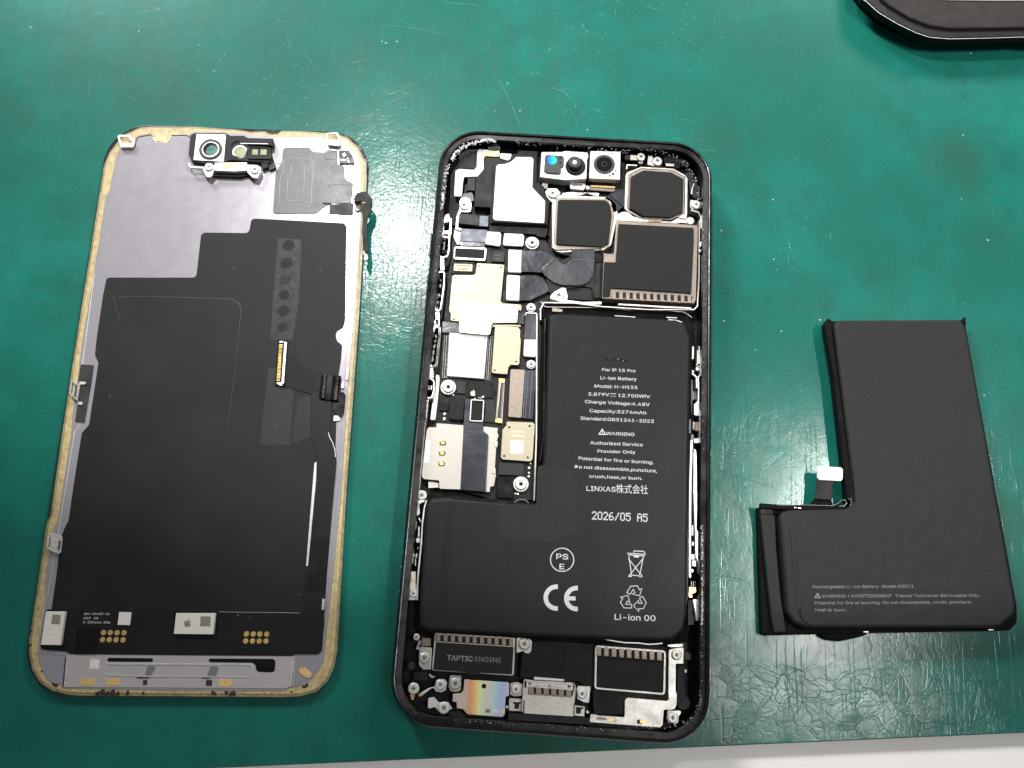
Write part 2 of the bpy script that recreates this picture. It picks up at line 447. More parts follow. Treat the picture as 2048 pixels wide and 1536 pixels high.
# screws and standoffs share one mesh each
def unit_screw(name, material, recess):
    mb = MB()
    star = []
    if recess == 'cross':
        a, b = .42, .13
        star = [(b, a), (-b, a), (-b, b), (-a, b), (-a, -b), (-b, -b), (-b, -a), (b, -a), (b, -b), (a, -b), (a, b), (b, b)]
    else:
        star = [((.34 if k % 2 else .20) * math.cos(k * math.pi / 5), (.34 if k % 2 else .20) * math.sin(k * math.pi / 5)) for k in range(10)]
    circ = [Vector((math.cos(t), math.sin(t), 0)) for t in (2 * math.pi * i / 20 for i in range(20))]
    mb.prism(circ, 0, .6, .22, [[Vector((x, y, 0)) for x, y in star]], segs=2)
    nf = len(mb.f); mb.prism([c * .5 for c in circ], -.34, .2, 0)
    me = bpy.data.meshes.new(name); me.from_pydata(mb.v, [], mb.f); me.materials.append(MATS[material]); me.materials.append(MATS['print_grey'])  # recess floor painted darker, standing in for shade in the cross
    for i, p in enumerate(me.polygons): p.material_index = 1 if i >= nf else 0
    return me
SCREW = {k: unit_screw('screw_mesh', m, rec) for k, m, rec in (('silver', 'bright_silver', 'cross'), ('grey', 'steel_grey', 'cross'), ('dark', 'chip_grey', 'star'))}
def screw(parent, tag, c, r, z, kind='silver'):
    ox, oy, k = TAGS[tag]; x, y = ox + c[0] / k, oy + c[1] / k; rp = r / k
    o = link('screw', SCREW[kind], parent); s = rp * mmpx(x, y, z) / 1000
    o.location = (U(x, y, z) - org(parent)) / 1000; o.scale = (s, s, s); o.rotation_euler = (0, 0, random.uniform(0, 1.5))
    return o
def unit_standoff():
    mb = MB()
    mb.lathe(Vector((0, 0, 0)), [(1, -.8), (1, -.38), (.93, -.3), (.78, -.3), (.72, -.1), (.66, 0), (.5, 0), (.44, -.12), (.26, -.12), (.22, -.2), (.22, -.8)], 28)
    me = bpy.data.meshes.new('standoff_mesh'); me.from_pydata(mb.v, [], mb.f[:-2]); me.materials.append(MATS['bright_silver']); me.validate()
    return me
STAND = unit_standoff()
def standoff(parent, tag, c, r, z):
    ox, oy, k = TAGS[tag]; x, y = ox + c[0] / k, oy + c[1] / k
    s = r / k * mmpx(x, y, z) / 1000
    o = link('screw_standoff', STAND, parent); o.location = (U(x, y, z) - org(parent)) / 1000; o.scale = (s, s, s)
    disc(parent, 'standoff_hole', 'black_plastic', (x, y), r / k * .24, z - s * 300, .3, bev=0, seg=12)
    return o
def comb(parent, tag, a, b, n, w, h, z, material, name='comb_tab', th=.35):
    """n alike tabs from crop point a to b, each w x h crop pixels"""
    ox, oy, k = TAGS[tag]; me = None; OO = org(parent)
    for i in range(n):
        t = i / (n - 1); x = ox + (a[0] + (b[0] - a[0]) * t) / k; y = oy + (a[1] + (b[1] - a[1]) * t) / k
        c = U(x, y, z)
        if me is None:
            hw, hh = w / 2 / k, h / 2 / k; sl = (b[1] - a[1]) / (b[0] - a[0])
            ps = ccw([U(x + dx * hw, y + dy * hh + dx * hw * sl, z) - c for dx, dy in ((-1, -1), (1, -1), (1, 1), (-1, 1))])
            mb = MB(); mb.prism(fillet(ps, .08, 2), 0, th, .06, segs=2)
            me = bpy.data.meshes.new(name); me.from_pydata([(v[0] / 1000, v[1] / 1000, v[2] / 1000) for v in mb.v], [], mb.f); me.materials.append(MATS[material])
        o = link(name, me, parent); o.location = (c - OO) / 1000
try:   # the sans face that ships inside Blender; its built-in face otherwise
    FONT = bpy.data.fonts.load(bpy.utils.system_resource('DATAFILES', path='fonts') + '/Inter.woff2')
except Exception:
    FONT = None
def text_mb(mb, body, a, b, cap, z, bold=0., th=.012):
    """one line of print: baseline from pixel a to b, capital height cap pixels"""
    cu = bpy.data.curves.new('line', 'FONT'); cu.body = body; cu.resolution_u = 3
    if FONT: cu.font = FONT; cu.offset = bold
    t = bpy.data.objects.new('line', cu); COL.objects.link(t); bpy.context.view_layer.update()
    dg = bpy.context.evaluated_depsgraph_get(); me = t.evaluated_get(dg).to_mesh()
    vs = [v.co.copy() for v in me.vertices]; fs = [tuple(p.vertices) for p in me.polygons]
    x0 = min(v.x for v in vs); x1 = max(v.x for v in vs)
    A, B = U(*a, z), U(*b, z); e1 = (B - A); e2 = Vector((-e1.y, e1.x, 0)).normalized() * cap * mmpx(*a, z)
    o0 = len(mb.v)
    for v in vs:
        p_ = A + e1 * ((v.x - x0) / (x1 - x0)) + e2 * (v.y / .729)
        mb.v.append((p_.x, p_.y, z))
    mb.f += [tuple(o0 + i for i in f) for f in fs]
    bpy.data.objects.remove(t); bpy.data.curves.remove(cu)
def lines(parent, name, material, tag, rows, z, bold=0., label=None):
    mb = MB(); ox, oy, k = TAGS[tag]
    for body, x0, y0, x1, y1, cap in rows:   # y = middle of the capitals
        text_mb(mb, body, (ox + x0 / k, oy + (y0 + cap / 2) / k), (ox + x1 / k, oy + (y1 + cap / 2) / k), cap / k, z, bold)
    return mb.build(name, material, parent, label)
def fruit_logo(parent, material, c, s, z, name='logo_mark'):
    """bitten fruit emblem, s = height in pixels"""
    body = [(0, .30), (.10, .345), (.24, .36), (.36, .30), (.42, .22), (.33, .12), (.31, 0), (.36, -.10), (.45, -.16), (.38, -.32), (.26, -.46), (.16, -.47), (.04, -.43), (-.06, -.43), (-.18, -.47), (-.28, -.43), (-.40, -.24), (-.45, -.02), (-.43, .16), (-.34, .30), (-.20, .36), (-.08, .335)]
    leaf = [(0, .40), (.02, .52), (.10, .62), (.22, .67), (.21, .55), (.13, .44)]
    mb = MB()
    for p in (body, leaf):
        mb.prism(poly([(c[0] + x * s, c[1] - y * s) for x, y in p], z, .02, 2), z, .03, 0)
    return mb.build(name, material, parent)

# ------------------------------------------------------------------ table and mat
def rect_mm(x0, y0, x1, y1, z): return [Vector((x0, y0, z)), Vector((x1, y0, z)), Vector((x1, y1, z)), Vector((x0, y1, z))]
mb = MB(); mb.prism(rect_mm(-700, -500, 700, 900, -2.2), -2.2, 30, 2)
tb = mb.build('table_surface', 'table_white', None, kind='structure')
e0, e1 = U(1000, 1511.6, 0), U(2048, 1465.8, 0)
dv = (e1 - e0).normalized(); nv = Vector((-dv.y, dv.x, 0))
corner = [e0 - dv * 330, e0 + dv * 330, e0 + dv * 330 + nv * 560, e0 - dv * 330 + nv * 560]
green = thing('work_mat', 'worn green rubber work mat with scratches and cracks lying under everything', 'mat', 1024, 768, 0)
mb = MB(); mb.prism(fillet(ccw(corner), 6), 0, 2.0, .25); mb.build('mat_sheet', 'green_mat', green)

# cuts and scuffs of the mat
def hair(mb, pts, w):
    line = [U(x, y, .012) for x, y in pts]
    Lp, Rp = strip_poly(line, w)
    n = len(line); k0 = len(mb.v)
    # tapered ends
    for i in range(n):
        t = min(1, 4 * min(i, n - 1 - i) / max(1, n - 1) + .15)
        c = line[i]
        mb.v.append(tuple(c + (Lp[i] - c) * t)); mb.v.append(tuple(c + (Rp[i] - c) * t))
    for i in range(n - 1):
        a = k0 + 2 * i
        f = (a, a + 1, a + 3, a + 2)
        p = [Vector(mb.v[j]) for j in f]
        mb.f.append(f if (p[1] - p[0]).cross(p[2] - p[0]).z > 0 else f[::-1])
def wig(a, b, bend=0, n=9, jit=.8):
    out = []; dx, dy = b[0] - a[0], b[1] - a[1]; l = math.hypot(dx, dy) or 1
    for i in range(n):
        t = i / (n - 1); o_ = bend * 4 * t * (1 - t) + random.uniform(-jit, jit)
        out.append((a[0] + dx * t - dy / l * o_, a[1] + dy * t + dx / l * o_))
    return out
dark, light = MB(), MB()
for a, b in (((332, 0), (338, 230)), ((614, 85), (630, 258)), ((698, 88), (713, 285)), ((720, 90), (766, 300)), ((802, 90), (815, 175)), ((858, 30), (870, 300)),
             ((970, 10), (1010, 262)), ((1013, 10), (1058, 265)), ((1087, 5), (1122, 265)), ((1114, 10), (1122, 265)), ((909, 120), (920, 245)), ((822, 540), (848, 640)),
             ((736, 560), (742, 680)), ((733, 700), (745, 900)), ((1430, 940), (1560, 980)), ((1422, 1148), (1500, 1164)), ((1440, 860), (1475, 1010)), ((1470, 930), (1490, 1075)), ((1425, 965), (1500, 1035)),
             ((1500, 1330), (1508, 1450)), ((1560, 1330), (1598, 1470)), ((1760, 1330), (1768, 1445)), ((1865, 1330), (1880, 1420)), ((1660, 560), (1672, 640)), ((60, 60), (66, 300)), ((1700, 720), (1640, 640)), ((760, 760), (748, 1100)), ((1480, 700), (1500, 900))):
    hair(dark, wig(a, b, random.uniform(-3, 3), 14), random.uniform(.09, .16))
for a, b, bd in (((760, 50), (905, 75), -6), ((880, 0), (970, 10), 3), ((700, 127), (735, 118), 0), ((985, 140), (1045, 265), -4), ((1065, 142), (1100, 160), 0), ((955, 205), (985, 225), 0), ((1420, 1060), (1462, 1175), 5),
                 ((1440, 1195), (1475, 1260), 2), ((790, 182), (830, 190), 0), ((585, 135), (598, 126), 0), ((600, 92), (612, 85), 0), ((546, 168), (540, 188), -8), ((720, 590), (800, 545), 5), ((700, 565), (760, 620), -4)):
    hair(light, wig(a, b, bd, 10, .5), random.uniform(.08, .16))
def region():
    return random.choice([(700, 270, 880, 640), (700, 330, 880, 620), (430, 0, 1250, 260), (430, 40, 1150, 255), (715, 380, 870, 900), (1425, 850, 1600, 1280), (1425, 1330, 2000, 1460), (1430, 300, 1640, 900), (1900, 200, 2048, 1200), (0, 0, 420, 260)])
for i in range(640):
    x0, y0, x1, y1 = region(); x, y = random.uniform(x0, x1), random.uniform(y0, y1)
    t = random.gauss(.45, .5) if random.random() < .6 else random.uniform(0, math.pi); l = random.expovariate(1 / 16) + 4
    a, b = (x, y), (x + l * math.cos(t), y + l * math.sin(t))
    hair(light if random.random() < .62 else dark, wig(a, b, random.uniform(-.2, .2) * l, 5, .3), random.uniform(.04, .09))
dark.build('cut_line', 'scratch_dark', green, kind='stuff'); light.build('scuff_line', 'scratch_light', green, kind='stuff')
sp_ = MB()
for i in range(240):
    x0, y0, x1, y1 = region(); c = U(random.uniform(x0, x1), random.uniform(y0, y1), 0)
    sp_.blob(c, random.uniform(.04, .13) if i % 12 else .22, .05)
for x, y in ((764, 83), (772, 86), (794, 83), (1443, 461), (1942, 106), (61, 54), (1448, 642), (1640, 640), (1975, 480)):
    sp_.blob(U(x, y, 0), .3, .1)
sp_.build('dust_speck', 'speck', green, kind='stuff')
fib = MB()
hair(fib, [(1921, 163), (1926, 165), (1931, 169), (1937, 174)], .28)
fo = fib.build('fibre', 'dirt', None); fo['label'] = 'tiny dark curved fibre on the mat below the black tray'; fo['category'] = 'lint'

# ------------------------------------------------------------------ black tray, top right
tray = thing('parts_tray', 'black round-cornered tray with a white inset, cut off by the top right corner', 'tray', 1960, 20, 0)
def tray_outline(tag_pts, z):
    p = [U(x, y, z) for x, y in q('T', tag_pts)]
    r_, l_ = p[-1], p[0]
    far = Vector((0, 120, 0))
    return ccw(p + [r_ + Vector((150, -2, 0)), r_ + Vector((150, 130, 0)), l_ + Vector((-8, 122, 0))])
mb = MB()
o0 = tray_outline('300,-30 400,90 560,228 760,335 960,398 1150,428 1300,434 1700,425 2048,412', 0)
mb.prism(fillet(o0, 2), 4.2, 4.2, .6, segs=3)
mb.build('tray_base', 'tray_black', tray)
o1 = tray_outline('420,-30 470,15 580,118 760,228 960,325 1100,372 1300,388 1700,380 2048,368', 6.5)
mb = MB(); mb.prism(fillet(o1, 2), 6.6, 2.6, .5, segs=3); mb.build('tray_rim', 'tray_black', tray)
bar(tray, 'rim_highlight', 'steel_grey', q('T', '430,-10 470,18 580,120 760,230 960,327 1100,374 1300,390 1700,382 2048,370'), 6.45, .14, .1)  # highlight along the rim, built as a pale bar
o2 = tray_outline('600,-12 700,70 900,190 1100,265 1300,295 1700,290 2048,284', 7)
mb = MB(); mb.prism(fillet(o2, 2), 7.4, 1, .6, segs=2); mb.build('tray_panel', 'tray_inner', tray)
o3 = tray_outline('1150,-30 1200,-6 1240,-2 1300,0 1500,2 1700,4 2048,5', 7.6)
mb = MB(); mb.prism(fillet(o3, 2), 7.8, .6, .2); mb.build('white_inset', 'white_panel', tray)

# ------------------------------------------------------------------ display assembly, face down on the left
disp = thing('phone_display', 'removed phone display lying face down, silver and black back with yellow glued border', 'phone display', 400, 820, 0)
quad = [(220, 247.6), (741, 267.1), (664.7, 1397.3), (39.1, 1392.5)]
glass = ccw([U(x, y, 1) for x, y in quad])
mb = MB(); mb.prism(fillet(glass, 11, 12), 1.35, 1.2, .25); mb.build('glass_panel', 'glass_edge', disp)
border_out = q('P', '207,331 180,503 152,680 134,795 130,826 126,850 104,1005 101,1030 93,1044 76,1160 57.5,1283 58,1310 64,1340 80,1366 104,1382 138,1390 158,1391.5 380,1393 563,1394.5 600,1393 632,1384 655,1363 668,1335 674.5,1300 676.5,1262 693,980 719,620 734,355 731,325 717,295 697,276 668,266 610,262 564,260.5 556,266 536,266 532,262 500,263 470,258 440,256 400,253 305,252 280,254 255,265 235,282 218,305')
plate_out = q('P', '189,542 211,397 214.5,387 218.5,384 225,347 228,340 230,320 239,299 243,297 268,297 271,275 280,270 300,267 308,276 311,284 333,285 338,277 343,270 375,270 390,263 455,265 500,269 548,274 640,274 690,284 712,305 722,345 721.5,417 709.6,620 701,714 692,831 683.5,980 666,1156 653.6,1261 648,1322.6 629.5,1352 609,1371 577,1375.5 570,1382 340,1381 126,1376.8 123,1370 107.7,1366.6 92.5,1358 87,1344.6 79,1329 76,1307 81,1258 89,1197 92,1140 98.6,1107 108,1056 115.5,1041 120.7,1008 143,862 144.6,836 155.7,758 164,686')
mb = MB(); zb = 1.62
bo = poly(border_out, zb, 1, 3)
mb.prism(bo, zb - .1, .25, .08, [poly(plate_out, zb, .4, 2)])
mb.build('adhesive_lip', 'adhesive_lip', disp)
mb = MB(); mb.prism(offset(bo, .6), zb, .12, .05, [poly(plate_out, zb, .4, 2)])
mb.build('adhesive_border', 'adhesive', disp)
slab(disp, 'back_plate', 'display_back', plate_out, 1.72, .5, r=.5, bev=.06)
inner_out = q('P', '189,548 206,440 215,400 222,384 229,347 233,332 240,312 247,300 268,302 275,278 300,271 306,286 318,288 333,288 341,276 375,272 384,300 384,322 416,326 540,326 551,280 640,279 622,298 650,305 662,296 692,292 708,318 716,350 712,420 701,620 692,712 685,830 676,980 660,1150 648,1255 640,1306 588,1308 140,1308 130,1308 81,1306 77,1296 89,1201 95,1192 101,1155 107.7,1113 116.8,1064 133,962 149,862 164.8,728 170.7,680')
slab(disp, 'shield_sheet', 'display_back', inner_out, 1.80, .2, r=.8, bev=.05)

# graphite sheet and its print
graph = q('P', '502,441 507,437 688,446 693,452 690,640 686,655 674,662 671,671 674,682 684,690 682,720 677,750 672,860 668,980 653.6,1150 644,1300 637,1308.6 588,1308.6 585,1312 340,1310 141.5,1308 131,1303 83,1299 81,1292 103,1218 112.8,1150 120.7,1077 128.5,1057.6 137,1040.7 148,964 163.5,866 178,849 196.7,725.6 190,710 192.8,680 206,590 213,557 218,555 388,555 393,550 402,470 408,465 494,466 499,460')
gs = slab(disp, 'graphite_sheet', 'graphite', graph, 1.93, .1, r=.7, bev=.03)
slab(disp, 'driver_board', 'graphite_board', q('P', '103,1219 250,1219 605,1224 612,1100 650,1105 648,1255 640,1300 634,1307 588,1307.5 340,1308.5 141.5,1306.5 131,1301 83,1297 82,1292'), 1.99, .05, r=.5, bev=.02)
slab(disp, 'pressed_area', 'graphite', q('P', '224,594 468,598 480,612 476,660 466,760 440,900 300,1010 190,920 205,740'), 1.965, .03, r=3, bev=.03)
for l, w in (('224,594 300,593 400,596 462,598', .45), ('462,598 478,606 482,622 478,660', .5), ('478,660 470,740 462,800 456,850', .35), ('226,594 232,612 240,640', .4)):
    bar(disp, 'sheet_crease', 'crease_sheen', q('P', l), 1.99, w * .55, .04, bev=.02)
gt = MB()
for i in range(260):
    x, y = random.gauss(545, 55), random.gauss(418, 26)
    if x > 700 or y > 432 + (25 if x < 495 else 0) or y < 350 or (x > 545 and y < 430): continue
    gt.blob(U(x, y, 1.8), random.uniform(.03, .09), .05, 5)
gt.build('painted_glint', 'residue_glint', disp, kind='stuff')  # bright specks built to imitate sparkle on the shield sheet
tp = slab(disp, 'perforated_tape', 'tape', q('P', '556,476 603,479 598,600 585,680 556,680 540,680 546,600'), 1.97, .03, r=.1, bev=0)
slab(disp, 'perforated_tape', 'tape', q('P', '536,735 590,740 580,890 520,890'), 1.968, .03, r=.1, bev=0)
for x, y, r_ in ((577, 491, 12), (573, 526, 12), (570, 558, 12), (568, 590, 11), (567, 622, 12), (565, 655, 10)):
    disc(tp, 'tape_hole', 'black_plastic', (x, y), r_, 1.976, .02, bev=0, seg=20)
slab(disp, 'dark_tape', 'graphite_board', q('D3', '480,810 500,765 560,735 605,735 600,1080 480,1140 440,1130 480,850'), 1.99, .03, r=.2, bev=0)

# flex with connector
slab(disp, 'flex_cable', 'black_plastic', q('D3', '325,248 465,275 480,380 520,450 600,510 700,545 720,640 700,750 570,705 500,690 380,655 300,645'), 2.10, .12, r=.6, bev=.03)
con = slab(disp, 'board_connector', 'black_plastic', q('D3', '332,252 408,262 378,650 296,640'), 2.55, .4, r=.2)
slab(con, 'contact_bar', 'silver', q('D3', '378,268 402,272 376,630 352,626'), 2.62, .1, r=.1)
mb = MB()
for i in range(26):
    t = i / 25; x, y = 480 + (348 + (326 - 348) * t) / 4.268, 620 + (296 + 306 * t) / 4.268
    mb.prism(ccw([U(x + dx, y + dy, 2.66) for dx, dy in ((-3, -.9), (3.4, -.6), (3.4, .6), (-3, .5))]), 2.66, .12, 0)
mb.build('contact_pins', 'gold', con, kind='stuff')
slab(con, 'solder_tab', 'silver', q('D3', '335,262 372,264 370,280 333,277'), 2.64, .1, r=.1); slab(con, 'solder_tab', 'silver', q('D3', '305,618 372,612 355,650 330,640'), 2.64, .1, r=.1)
def half_tube(parent, name, material, a, b, rad, z):
    """flex folded over: half cylinder from pixel a to b"""
    A, B = U(*a, z), U(*b, z); d = (B - A).normalized(); n = Vector((-d.y, d.x, 0)); mb = MB(); k = 10
    for i in range(k + 1):
        t = math.pi * i / k
        for Q in (A, B): mb.v.append(tuple(Q + n * rad * math.cos(t) + Vector((0, 0, 1)) * rad * math.sin(t) * .7))
    mb.f = [(2 * i, 2 * i + 1, 2 * i + 3, 2 * i + 2) for i in range(k)] + [tuple(2 * i for i in range(k + 1)), tuple(2 * i + 1 for i in range(k + 1))[::-1]]
    return mb.build(name, material, parent, smooth=False)
fc = slab(disp, 'cable_clamp', 'black_gloss', q('D3', '705,548 862,560 850,782 684,756'), 2.7, .7, r=.2, bev=.1, segs=2)
half_tube(fc, 'clamp_fold', 'black_gloss', (480 + 722 / 4.268, 620 + 556 / 4.268), (480 + 700 / 4.268, 620 + 752 / 4.268), .75, 2.6)
half_tube(fc, 'clamp_fold', 'black_gloss', (480 + 826 / 4.268, 620 + 566 / 4.268), (480 + 806 / 4.268, 620 + 772 / 4.268), 1.0, 2.6)
slab(disp, 'clamp_foot', 'black_gloss', q('D3', '780,690 880,700 900,720 885,880 860,930 790,850'), 2.3, .4, r=.5)
slab(disp, 'ribbon_cable', 'dark_board', q('P', '624,782 664,790 660,868 668,880 672,905 673,925 668,980 655,1110 650,1180 615,1180 622,1060 631,980 632,900 623,875 622,860'), 2.16, .12, r=.6, bev=.03)
bar(disp, 'cable_edge', 'steel_grey', q('D3', '755,1045 765,1085 790,1130 810,1190 815,1255'), 2.22, .18, .1)
slab(disp, 'plate_gap', 'bright_silver', q('P', '629,926 633,923 632,960 616,1132 612,1132'), 2.18, .1, r=.1, bev=0)
bar(disp, 'board_seam', 'steel_grey', q('P', '438,1223.5 480,1224.5 560,1225 600,1226'), 2.02, .12, .03)

# chips, pads and print at the bottom of the display
c1 = slab(disp, 'driver_chip', 'chip_white', q('D4', '305,430 535,430 475,828 245,825'), 2.95, .9, r=.08, bev=.05)
slab(disp, 'chip_recess', 'black_gloss', q('D4', '305,405 580,405 560,640 520,860 400,862 240,858 245,800'), 2.03, .03, r=.5, bev=0)
c2 = slab(disp, 'driver_chip', 'chip_white', q('D5', '65,410 490,410 465,640 40,635'), 2.8, .8, r=.08, bev=.05)
fruit_logo(c2, 'print_chip', (340 + 188 / 5.389, 1150 + 522 / 5.389), 15.5, 2.81)
slab(disp, 'chip_recess', 'black_gloss', q('D5', '45,392 520,392 505,660 25,655'), 2.03, .03, r=.4, bev=0)
slab(c2, 'code_patch', 'print_chip', q('D5', '330,445 440,447 434,556 322,553'), 2.81, .02, r=.1, bev=0)
slab(c1, 'code_patch', 'print_chip', q('D4', '385,468 485,470 470,585 365,580'), 2.96, .02, r=.1, bev=0)
lines(disp, 'printed_text', 'print_white', 'D4', [('821-04405-06', 755, 453, 1060, 455, 36), ('057  09', 750, 506, 922, 508, 36), ('5-230624-056', 744, 552, 1065, 556, 36)], 2.03, bold=.008)
slab(disp, 'code_sticker', 'chip_white', q('D4', '1172,436 1318,440 1300,592 1152,588'), 2.03, .03, r=.05, bev=0)
slab(disp, 'code_sticker', 'chip_white', q('D4', '832,992 942,996 934,1108 820,1106'), 1.86, .03, r=.05, bev=0)
slab(disp, 'black_pad', 'black_gloss', q('D4', '690,622 920,628 930,660 905,938 635,936 668,650'), 2.04, .04, r=.5, bev=.01)
for tg, rows in (('D4', ((986, 681, 1066, 681, 1146, 683, 1228, 683), (974, 765, 1054, 765, 1134, 767, 1216, 767))), ('D5', ((823, 635, 896, 636, 968, 637, 1041, 638), (815, 711, 889, 712, 961, 712, 1034, 712)))):
    ox, oy, k = TAGS[tg]
    for row in rows:
        for i in range(4):
            disc(disp, 'gold_pad', 'gold', (ox + row[2 * i] / k, oy + row[2 * i + 1] / k), 5.3, 2.04, .06, bev=.02, seg=16)
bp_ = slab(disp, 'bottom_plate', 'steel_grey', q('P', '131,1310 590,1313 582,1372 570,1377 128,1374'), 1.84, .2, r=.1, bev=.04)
bp_.data.materials[0] = MATS['bottom_silver_lit']
slab(disp, 'dark_slot', 'black_plastic', q('D4', '1048,978 1560,984 1578,1004 1560,1028 1045,1024 1025,1002'), 1.90, .1, r=.4, bev=.03)
slab(disp, 'dark_slot', 'black_plastic', q('D5', '430,900 1110,904 1136,925 1130,1030 1105,1050 955,1045 930,1030 922,975 890,946 430,940 410,920'), 1.91, .1, r=.5, bev=.03)
bar(disp, 'raised_bar', 'bright_silver', q('P', '210,1328 505,1329.5 503,1354 300,1353 211,1351'), 1.95, .35, .12, closed=True, r=.6, bev=.05)
for tg, s in (('D4', '1510,1075 1600,1078 1590,1120 1540,1195 1470,1190'), ('D5', '440,985 525,990 495,1085 460,1105 395,1095')):
    slab(disp, 'grey_tab', 'grey_print', q(tg, s), 1.93, .06, r=.3, bev=0)
for tg, s in (('D4', '1385,1198 1535,1200 1530,1222 1380,1222'), ('D4', '1455,1240 1505,1240 1500,1300 1452,1298'), ('D5', '340,1095 428,1100 425,1118 336,1116'), ('D5', '390,1130 455,1132 448,1195 385,1192')):
    slab(disp, 'dark_mark', 'lens_ring', q(tg, s), 1.94, .05, r=.1, bev=0)
for tg, s in (('D4', '735,1218 870,1222 888,1245 880,1295 860,1306 725,1304 710,1290 712,1240'), ('D4', '1030,1218 1165,1222 1182,1245 1176,1295 1150,1306 1025,1304 1008,1290 1012,1240'),
              ('D5', '540,1120 660,1125 680,1140 668,1195 650,1208 540,1204 522,1190 528,1135'), ('D5', '1400,1000 1450,995 1520,1045 1532,1085 1500,1112 1460,1100 1400,1060 1388,1025')):
    slab(disp, 'gold_oval', 'gold_dull', q(tg, s), 1.9, .06, r=.5, bev=.02)
bar(disp, 'plate_joint', 'chip_grey', q('D4', '540,965 520,1180 505,1330'), 1.88, .22, .06); bar(disp, 'plate_joint', 'bright_silver', q('D4', '565,990 540,1190 518,1332'), 1.9, .18, .06)
bar(disp, 'plate_joint', 'bright_silver', q('D5', '1318,930 1300,1205'), 1.9, .25, .06); bar(disp, 'plate_joint', 'bright_silver', q('D5', '1348,930 1328,1195'), 1.9, .15, .06)
bar(disp, 'plate_edge', 'bright_silver', q('P', '189,548 171,680 164.8,728'), 1.86, .16, .08); bar(disp, 'plate_edge', 'bright_silver', q('P', '160,850 149,862 133,962 116.8,1064 107.7,1113 101,1155 95,1192 89,1201 77,1290 80,1304 131,1309'), 1.86, .15, .08)
# dots and dirt along the glued border
mb = MB(); dm = MB()
def along(pts, step):
    out = []; acc = 0
    for (x0, y0), (x1, y1) in zip(pts, pts[1:]):
        l = math.hypot(x1 - x0, y1 - y0); t = acc
        while t < l: out.append((x0 + (x1 - x0) * t / l, y0 + (y1 - y0) * t / l)); t += step
        acc = t - l
    return out
for x, y in along(q('P', '134,1383.5 340,1386.5 580,1387.5'), 14.1): mb.lathe(U(x, y, 1.63), [(.18, 1.58), (.18, 1.645)], 8)
for x, y in along(q('P', '610,1379 640,1362 657,1325 664,1262 682,1000'), 14): mb.lathe(U(x, y, 1.63), [(.14, 1.58), (.14, 1.64)], 8)
for x, y in along(q('P', '70,1320 76,1230 92,1130 115,1000 140,830'), 12.5): mb.lathe(U(x, y, 1.63), [(.10, 1.58), (.10, 1.635)], 8)
for x, y in along(q('P', '159,690 190,500 215,340 240,290 285,261 390,262'), 11): mb.lathe(U(x, y, 1.63), [(.09, 1.58), (.09, 1.635)], 8)
for x, y in along(q('P', '714,620 725,420'), 11): mb.lathe(U(x, y, 1.63), [(.09, 1.58), (.09, 1.635)], 8)
mb.build('border_dot', 'adhesive_dot', disp, kind='stuff')
for x, y, r_ in ((112, 1371, .8), (108, 1368, .6), (84, 1343, .35), (205, 1385, .9), (215, 1386, .8), (225, 1385, 1.0), (235, 1387, .7), (196, 1386, .7), (255, 1386, .6), (286, 1385, .4), (112, 1384, .4), (425, 1385, .5), (430, 1387, .4), (452, 1386, .6), (468, 1386, .7), (462, 1387, .6), (612, 1372, .75), (607, 1374, .5), (583, 1384, .4), (614, 1370, .5), (62, 1262, .35), (60, 1290, .4), (66, 1217, .3), (77, 1216, .25), (552, 264, .5), (545, 265, .5)):
    dm.blob(U(x, y, 1.6), r_, .12, 9)
dm.build('dirt_smear', 'dirt', disp, kind='stuff')

# sensor housing at the top of the display
sh = slab(disp, 'sensor_housing', 'black_plastic', q('P', '381,270 388,266 452,266 460,271 487,271 497,276 546,277 547,292 541,300 546,318 540,326 460,320 448,325 420,330 384,322 377,310'), 3.3, 1.6, r=.4, bev=.12, segs=2)
win = slab(sh, 'camera_plate', 'bright_silver', q('D1', '1022,182 1305,186 1284,448 1180,442 992,432'), 3.5, .5, r=.2, holes=[[(420.6 + 20 * math.cos(i * math.pi / 12), 297.7 + 20 * math.sin(i * math.pi / 12)) for i in range(24)]], hr=0)
disc(sh, 'camera_ring', 'lens_ring', (420.6, 297.7), 23, 3.85, .9, bev=.18, hole=17, seg=36)
disc(sh, 'camera_ring', 'silver', (420.6, 298.2), 18.5, 3.7, .9, bev=.12, hole=14.5, seg=36)
disc(sh, 'camera_bore', 'black_gloss', (421.5, 299.5), 17, 3.32, .2, bev=0, seg=28)
disc(sh, 'camera_window', 'teal_window', (423.5, 301.5), 11.8, 3.36, .2, bev=0, seg=28)
disc(sh, 'sensor_bore', 'black_gloss', (477, 298), 21, 3.42, .4, bev=.05, hole=16)
disc(sh, 'sensor_ring', 'silver', (479.5, 303.5), 15, 3.4, .4, bev=.05, hole=11.5)
disc(sh, 'sensor_window', 'olive_window', (480.4, 304), 12, 3.45, .2, bev=.02)
for s in ('215,330 270,330 266,382 210,382', '294,330 354,330 350,384 290,382'): slab(sh, 'sensor_window', 'olive_window', q('D2', s), 3.42, .3, r=.1)
slab(sh, 'housing_step', 'black_plastic', q('D2', '175,390 400,392 398,425 170,420'), 3.7, .4, r=.1, bev=.08); slab(sh, 'housing_step', 'black_plastic', q('D2', '150,218 415,225 415,300 370,290 120,262'), 3.9, .6, r=.2, bev=.1)
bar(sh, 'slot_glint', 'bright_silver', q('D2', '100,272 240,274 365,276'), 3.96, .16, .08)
sb = slab(disp, 'sensor_bar', 'bright_silver', q('P', '429,325 494,324.5 495,341 470,343 428,341'), 4.2, 1.2, r=.2, bev=.1)
slab(sb, 'gold_patch', 'gold', q('D1', '1270,462 1370,460 1365,515 1268,512'), 4.22, .04, r=.2, bev=0)
